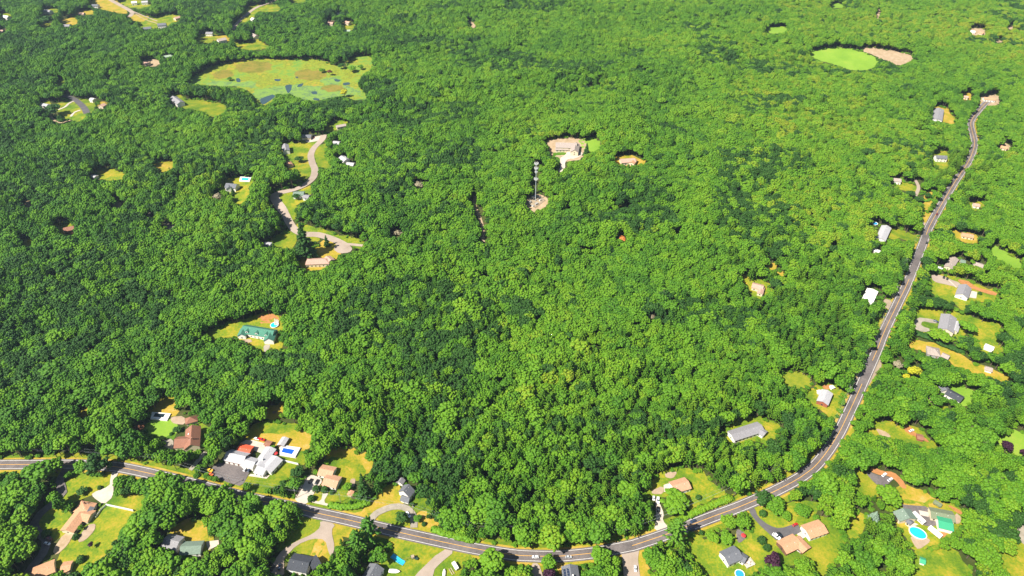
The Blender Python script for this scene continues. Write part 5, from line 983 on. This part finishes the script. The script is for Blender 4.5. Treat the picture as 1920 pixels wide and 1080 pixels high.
# share of pines: stands near the foot of the photo and along the straight road
PZ = [(1000,900,230,130,.55),(1250,860,120,90,.4),(1500,600,150,120,.55),(1420,800,140,90,.4),(520,1000,90,90,.6),(680,1030,60,60,.9),(760,800,120,60,.3),(1640,1020,90,60,.6),(1200,720,150,60,.25),(1880,790,50,40,.8),(290,830,40,30,.6),(1200,1010,60,60,.4),(1780,340,50,50,.5)]
def ppine(px, py): return .07+sum(a*np.exp(-((px-x)/sx)**2-((py-y)/sy)**2) for x, y, sx, sy, a in PZ)
isp = rng.uniform(0, 1, len(X)) < ppine(PX, PY)+.25*(vn(X, Y, 60, 4)-.6)
r0 = np.where(isp, rng.uniform(3.3, 5.0, len(X)), rng.uniform(3.9, 7.0, len(X))*np.where(rng.uniform(0, 1, len(X)) < .12, 1.25, 1)); h0 = np.where(isp, rng.uniform(15, 22, len(X)), r0*1.1+rng.uniform(8, 12.5, len(X)))*(.66+.66*vn(X, Y, 38, 9))
gap = rng.uniform(0, 1, len(X)) < np.clip((vn(X, Y, 30, 21)-.80)*2.2, 0, .6); base_ok = ~look(ground_mask, PX, PY) & ~gap
for (a, b, c) in TREES_PLACED: base_ok &= (X-a)**2+(Y-b)**2 > (c+1.5)**2
def clear(x, y, z, r, h, pine_):
    ok = np.ones(len(x), bool); zc = z+h*np.where(pine_, .6, .62); vh = h*np.where(pine_, .38, .34)
    X0, Y0, d = proj(x, y, zc); s = F/d; jf = np.clip((s-.8)/1.5, .25, 1); jx = 4.5*jf*np.sin(x*12.9+y*7.1)*np.cos(y*3.3); jy = 3.5*jf*np.sin(x*5.7-y*9.2); X0 = X0+jx; Y0 = Y0+jy; ry = np.sqrt((vh*CP)**2+(r*SP*1.0)**2)
    for t in np.linspace(0, 2*np.pi, 14, endpoint=False):
        for k in (.45, .93): ok &= ~look(view_mask, X0+r*s*k*math.cos(t), Y0-ry*s*k*math.sin(t))
    ok &= ~look(view_mask, X0, Y0)
    for f in (.05, .2, .35): a, b, _ = proj(x, y, z+h*f); ok &= ~look(view_mask, a+jx, b+jy)
    return ok
scale = np.zeros(len(X)); todo = base_ok.copy()
for s in (1, .85, .7, .55, .42, .3):
    rr = r0*(s**.8 if s < 1 else 1); idx = np.where(todo)[0]; c = clear(X[idx], Y[idx], Z[idx], rr[idx], h0[idx]*s, isp[idx]); scale[idx[c]] = s; todo[idx[c]] = False
keep = scale > 0; X, Y, Z, PX, PY, DD, isp, r0, h0, scale = [q[keep] for q in (X, Y, Z, PX, PY, DD, isp, r0, h0, scale)]
rad = r0*scale**.8; hei = h0*scale
# low shrubs fill the woods' edges where no grown tree fits
gx = np.arange(-1450, 1450, 3.6); gy = np.arange(200, 1700, 3.5); A, B = np.meshgrid(gx, gy); A = (A+rng.uniform(-1.5, 1.5, A.shape)).ravel(); B = (B+rng.uniform(-1.5, 1.5, B.shape)).ravel(); C_ = hgt(A, B); pa, pb, dd = proj(A, B, C_)
ok = (pa > -100) & (pa < 2020) & (pb > -30) & (pb < 1200) & ~look(ground_mask, pa, pb)
occ = np.zeros((900, 1700), bool)
for dx in np.arange(-3, 3.1, 1): 
    for dy in np.arange(-3, 3.1, 1):
        m_ = dx*dx+dy*dy <= 10; k = rad*.55 >= math.hypot(dx, dy)
        if m_: occ[np.clip(((Y[k]+dy)/2).astype(int), 0, 899), np.clip(((X[k]+dx+1600)/2).astype(int), 0, 1699)] = True
ok &= ~occ[np.clip((B/2).astype(int), 0, 899), np.clip(((A+1600)/2).astype(int), 0, 1699)]
near = np.zeros(len(A), bool)
for ddx, ddy in ((0,-14),(0,14),(14,0),(-14,0),(0,-26),(10,-10),(-10,-10)): near |= look(view_mask, pa+ddx, pb+ddy)
A, B, C_, pa, pb, dd = [q[ok & near] for q in (A, B, C_, pa, pb, dd)]
sr = rng.uniform(1.3, 2.6, len(A)); sh = sr*rng.uniform(1.3, 1.9, len(A)); c = clear(A, B, C_, sr, sh, np.zeros(len(A), bool)); A, B, C_, pa, pb, dd, sr, sh = [q[c] for q in (A, B, C_, pa, pb, dd, sr, sh)]
print('trees', len(X), 'shrubs', len(A))

# the trees that show largest become things of their own
infr = (PX > -5) & (PX < 1925) & (PY-hei*.4*F/DD < 1085) & (scale > .5)
size = rad*np.sqrt(hei)*(F/DD)**1.5*np.where(infr, 1, 0); nsing = 300-n_single[0]-3; big = np.argsort(-size)[:nsing]
MARKS = [(30, 940, 'at the left edge above the sprawling tan-roofed house'), (40, 1040, 'in the bottom-left corner'), (110, 900, 'left of the golden lawn at bottom left'), (250, 900, 'below the left stretch of main road'), (240, 1000, 'right of the bottom-left lawn'), (290, 960, 'above the green-and-grey-roofed house'), (290, 1065, 'below the green-and-grey-roofed house'), (420, 960, 'right of the green-and-grey-roofed house clearing'), (400, 920, 'below the parking lot'), (470, 990, 'left of the forked driveway'), (350, 1060, 'along the bottom edge left of the forked driveway'), (540, 900, 'between the motel building and the bungalow'), (400, 840, 'between the brown-roofed house and the bay garages'), (250, 830, 'left of the brown-roofed L-shaped house'), (60, 820, 'above the far left stretch of road'), (620, 860, 'above the salmon-roofed bungalow'), (700, 1000, 'below the bottom road right of the forked driveway'), (650, 1050, 'left of the cropped slate-roofed house'), (720, 880, 'between the bungalow and the dark-roofed cottage'), (800, 900, 'behind the dark-roofed cottage'), (850, 960, 'right of the loop driveway'), (930, 960, 'above the bottom road left of centre'), (900, 1060, 'below the bottom road beside the white trailer'), (1010, 960, 'above the bottom road at the centre'), (1000, 880, 'deep behind the bottom road at the centre'), (1090, 930, 'above the bottom road right of centre'), (1120, 1060, 'left of the side street at the bottom'), (1180, 950, 'left of the narrow drive inside the road bend'), (1180, 880, 'behind the road-bend house on the left'), (1330, 870, 'behind the road-bend house on the right'), (1250, 1040, 'right of the side street at the bottom'), (1380, 880, 'below the long taupe-grey roof'), (1470, 860, 'between the taupe-grey roof and the road bend'), (1430, 1080, 'along the bottom edge below the purple tree'), (1560, 920, 'right of the road bend'), (1600, 960, 'right of the driveway lawn'), (1620, 1040, 'below the pale blue-green spruce'), (1660, 1080, 'along the bottom edge left of the brushy lawn'), (1700, 860, 'above the white cars and orange mulch'), (1780, 900, 'behind the dark green container'), (1860, 960, 'right of the olive-roofed house'), (1850, 1060, 'in the bottom-right corner'), (1890, 890, 'at the right edge above the corner lawn'), (1570, 860, 'beside the curve of the main road')]
for i in big:
    k = min(MARKS, key=lambda q: (q[0]-PX[i])**2+(q[1]-PY[i])**2)[2]; sz = 'tall' if hei[i] > 17.5 else ('small' if hei[i] < 11 else 'mid-sized')
    kd = 'feathery pine tree' if isp[i] else 'round-crowned green tree'; lab = f'{sz} {kd} {k}'
    if isp[i]: tree_obj('pine_tree', (X[i], Y[i], Z[i]), rad[i], hei[i], lab, group=lab, crown=PV[i % 5], trunk=PTR[i % 2], base=(4.4, 19))
    else: tree_obj('broadleaf_tree', (X[i], Y[i], Z[i]), rad[i], hei[i], lab, group=lab, crown=BV[i % 8], trunk=TRK[i % 3])
rest = np.ones(len(X), bool); rest[big] = False

# all the remaining woodland is one mass nobody could count: points carrying instanced trees
src = bpy.data.collections.new('forest_tree_kinds')
def join_kind(nm, crown, trunk, base):
    b = bmesh.new(); b.from_mesh(crown); nf = len(b.faces); b.from_mesh(trunk); b.faces.ensure_lookup_table()
    for f in b.faces[nf:]: f.material_index = 1
    bmesh.ops.scale(b, vec=(1/base[0], 1/base[0], 1/base[1]), verts=b.verts); me = bpy.data.meshes.new(nm); b.to_mesh(me); b.free(); me.materials.append(crown.materials[0]); me.materials.append(M['bark'])
    o = bpy.data.objects.new(nm, me); src.objects.link(o)
for i, c in enumerate(BV): join_kind('kind_a%d' % i, c, TRK[i % 3], (5.0, 15.0))
for i, c in enumerate(DV): join_kind('kind_b%d' % i, c, TRK[i % 3], (5.0, 15.0))
for i, c in enumerate(PV): join_kind('kind_c%d' % i, c, PTR[i % 2], (4.4, 19.0))
def scatter(name, P, rr, hh, kinds, label):
    me = bpy.data.meshes.new(name); n = len(P[0]); me.vertices.add(n); me.vertices.foreach_set('co', np.stack(P, 1).astype(np.float32).ravel())
    a = me.attributes.new('tree_scale', 'FLOAT_VECTOR', 'POINT'); a.data.foreach_set('vector', np.stack([rr, rr*rng.uniform(.9, 1.1, n), hh], 1).astype(np.float32).ravel())
    a = me.attributes.new('tree_turn', 'FLOAT', 'POINT'); a.data.foreach_set('value', rng.uniform(0, 6.283, n).astype(np.float32))
    a = me.attributes.new('tree_kind', 'INT', 'POINT'); a.data.foreach_set('value', kinds.astype(np.int32))
    o = link(bpy.data.objects.new(name, me)); tag(o, label, 'forest', kind='stuff')
    g_ = bpy.data.node_groups.new(name+'_nodes', 'GeometryNodeTree'); g_.interface.new_socket('Geometry', in_out='INPUT', socket_type='NodeSocketGeometry'); g_.interface.new_socket('Geometry', in_out='OUTPUT', socket_type='NodeSocketGeometry')
    L = g_.links.new; nd = g_.nodes.new; gi, go = nd('NodeGroupInput'), nd('NodeGroupOutput'); ci = nd('GeometryNodeCollectionInfo'); ci.inputs['Collection'].default_value = src; ci.inputs['Separate Children'].default_value = True; ci.inputs['Reset Children'].default_value = True
    iop = nd('GeometryNodeInstanceOnPoints'); iop.inputs['Pick Instance'].default_value = True
    def attr(nm, ty):
        q = nd('GeometryNodeInputNamedAttribute'); q.data_type = ty; q.inputs['Name'].default_value = nm; return q.outputs['Attribute']
    cx = nd('ShaderNodeCombineXYZ'); L(attr('tree_turn', 'FLOAT'), cx.inputs[2]); L(cx.outputs[0], iop.inputs['Rotation']); L(attr('tree_scale', 'FLOAT_VECTOR'), iop.inputs['Scale']); L(attr('tree_kind', 'INT'), iop.inputs['Instance Index'])
    L(gi.outputs[0], iop.inputs['Points']); L(ci.outputs[0], iop.inputs['Instance']); L(iop.outputs[0], go.inputs[0]); o.modifiers.new('trees', 'NODES').node_group = g_; return o
dk = (vn(X, Y, 70, 33) > np.where(PX < 900, .58, .74)) | (rng.uniform(0, 1, len(X)) < .06)
kinds = np.where(isp, 10+rng.integers(0, 5, len(X)), np.where(dk & (rng.uniform(0, 1, len(X)) < .6), 8+rng.integers(0, 2, len(X)), rng.integers(0, 8, len(X))))
XX = np.concatenate([X[rest], A]); YY = np.concatenate([Y[rest], B]); ZZ = np.concatenate([Z[rest], C_-.4*sh]); 
scatter('forest', (XX, YY, ZZ), np.concatenate([rad[rest], sr]), np.concatenate([hei[rest], sh*1.25]), np.concatenate([kinds[rest], rng.integers(0, 8, len(A))]), 'dense green mixed woodland covering the hills all round the houses and roads')

# ------------------------------------------------------------------ the summer air
m, t, p = newmat('haze_air'); t.nodes.remove(p); pv = N(t, 'ShaderNodeVolumePrincipled'); pv.inputs['Color'].default_value = (.62, .82, 1, 1); pv.inputs['Density'].default_value = .00005
pv.inputs['Anisotropy'].default_value = .2
t.links.new(pv.outputs[0], t.nodes['Material Output'].inputs['Volume'])
m_ = MB(); m_.box((0, 0, 0), (44000, 44000, 1)); V = m_.v; m_.v = [(a, b, -12 if c < 0 else 436) for a, b, c in V]
o = m_.build('haze', m); tag(o, kind='stuff')
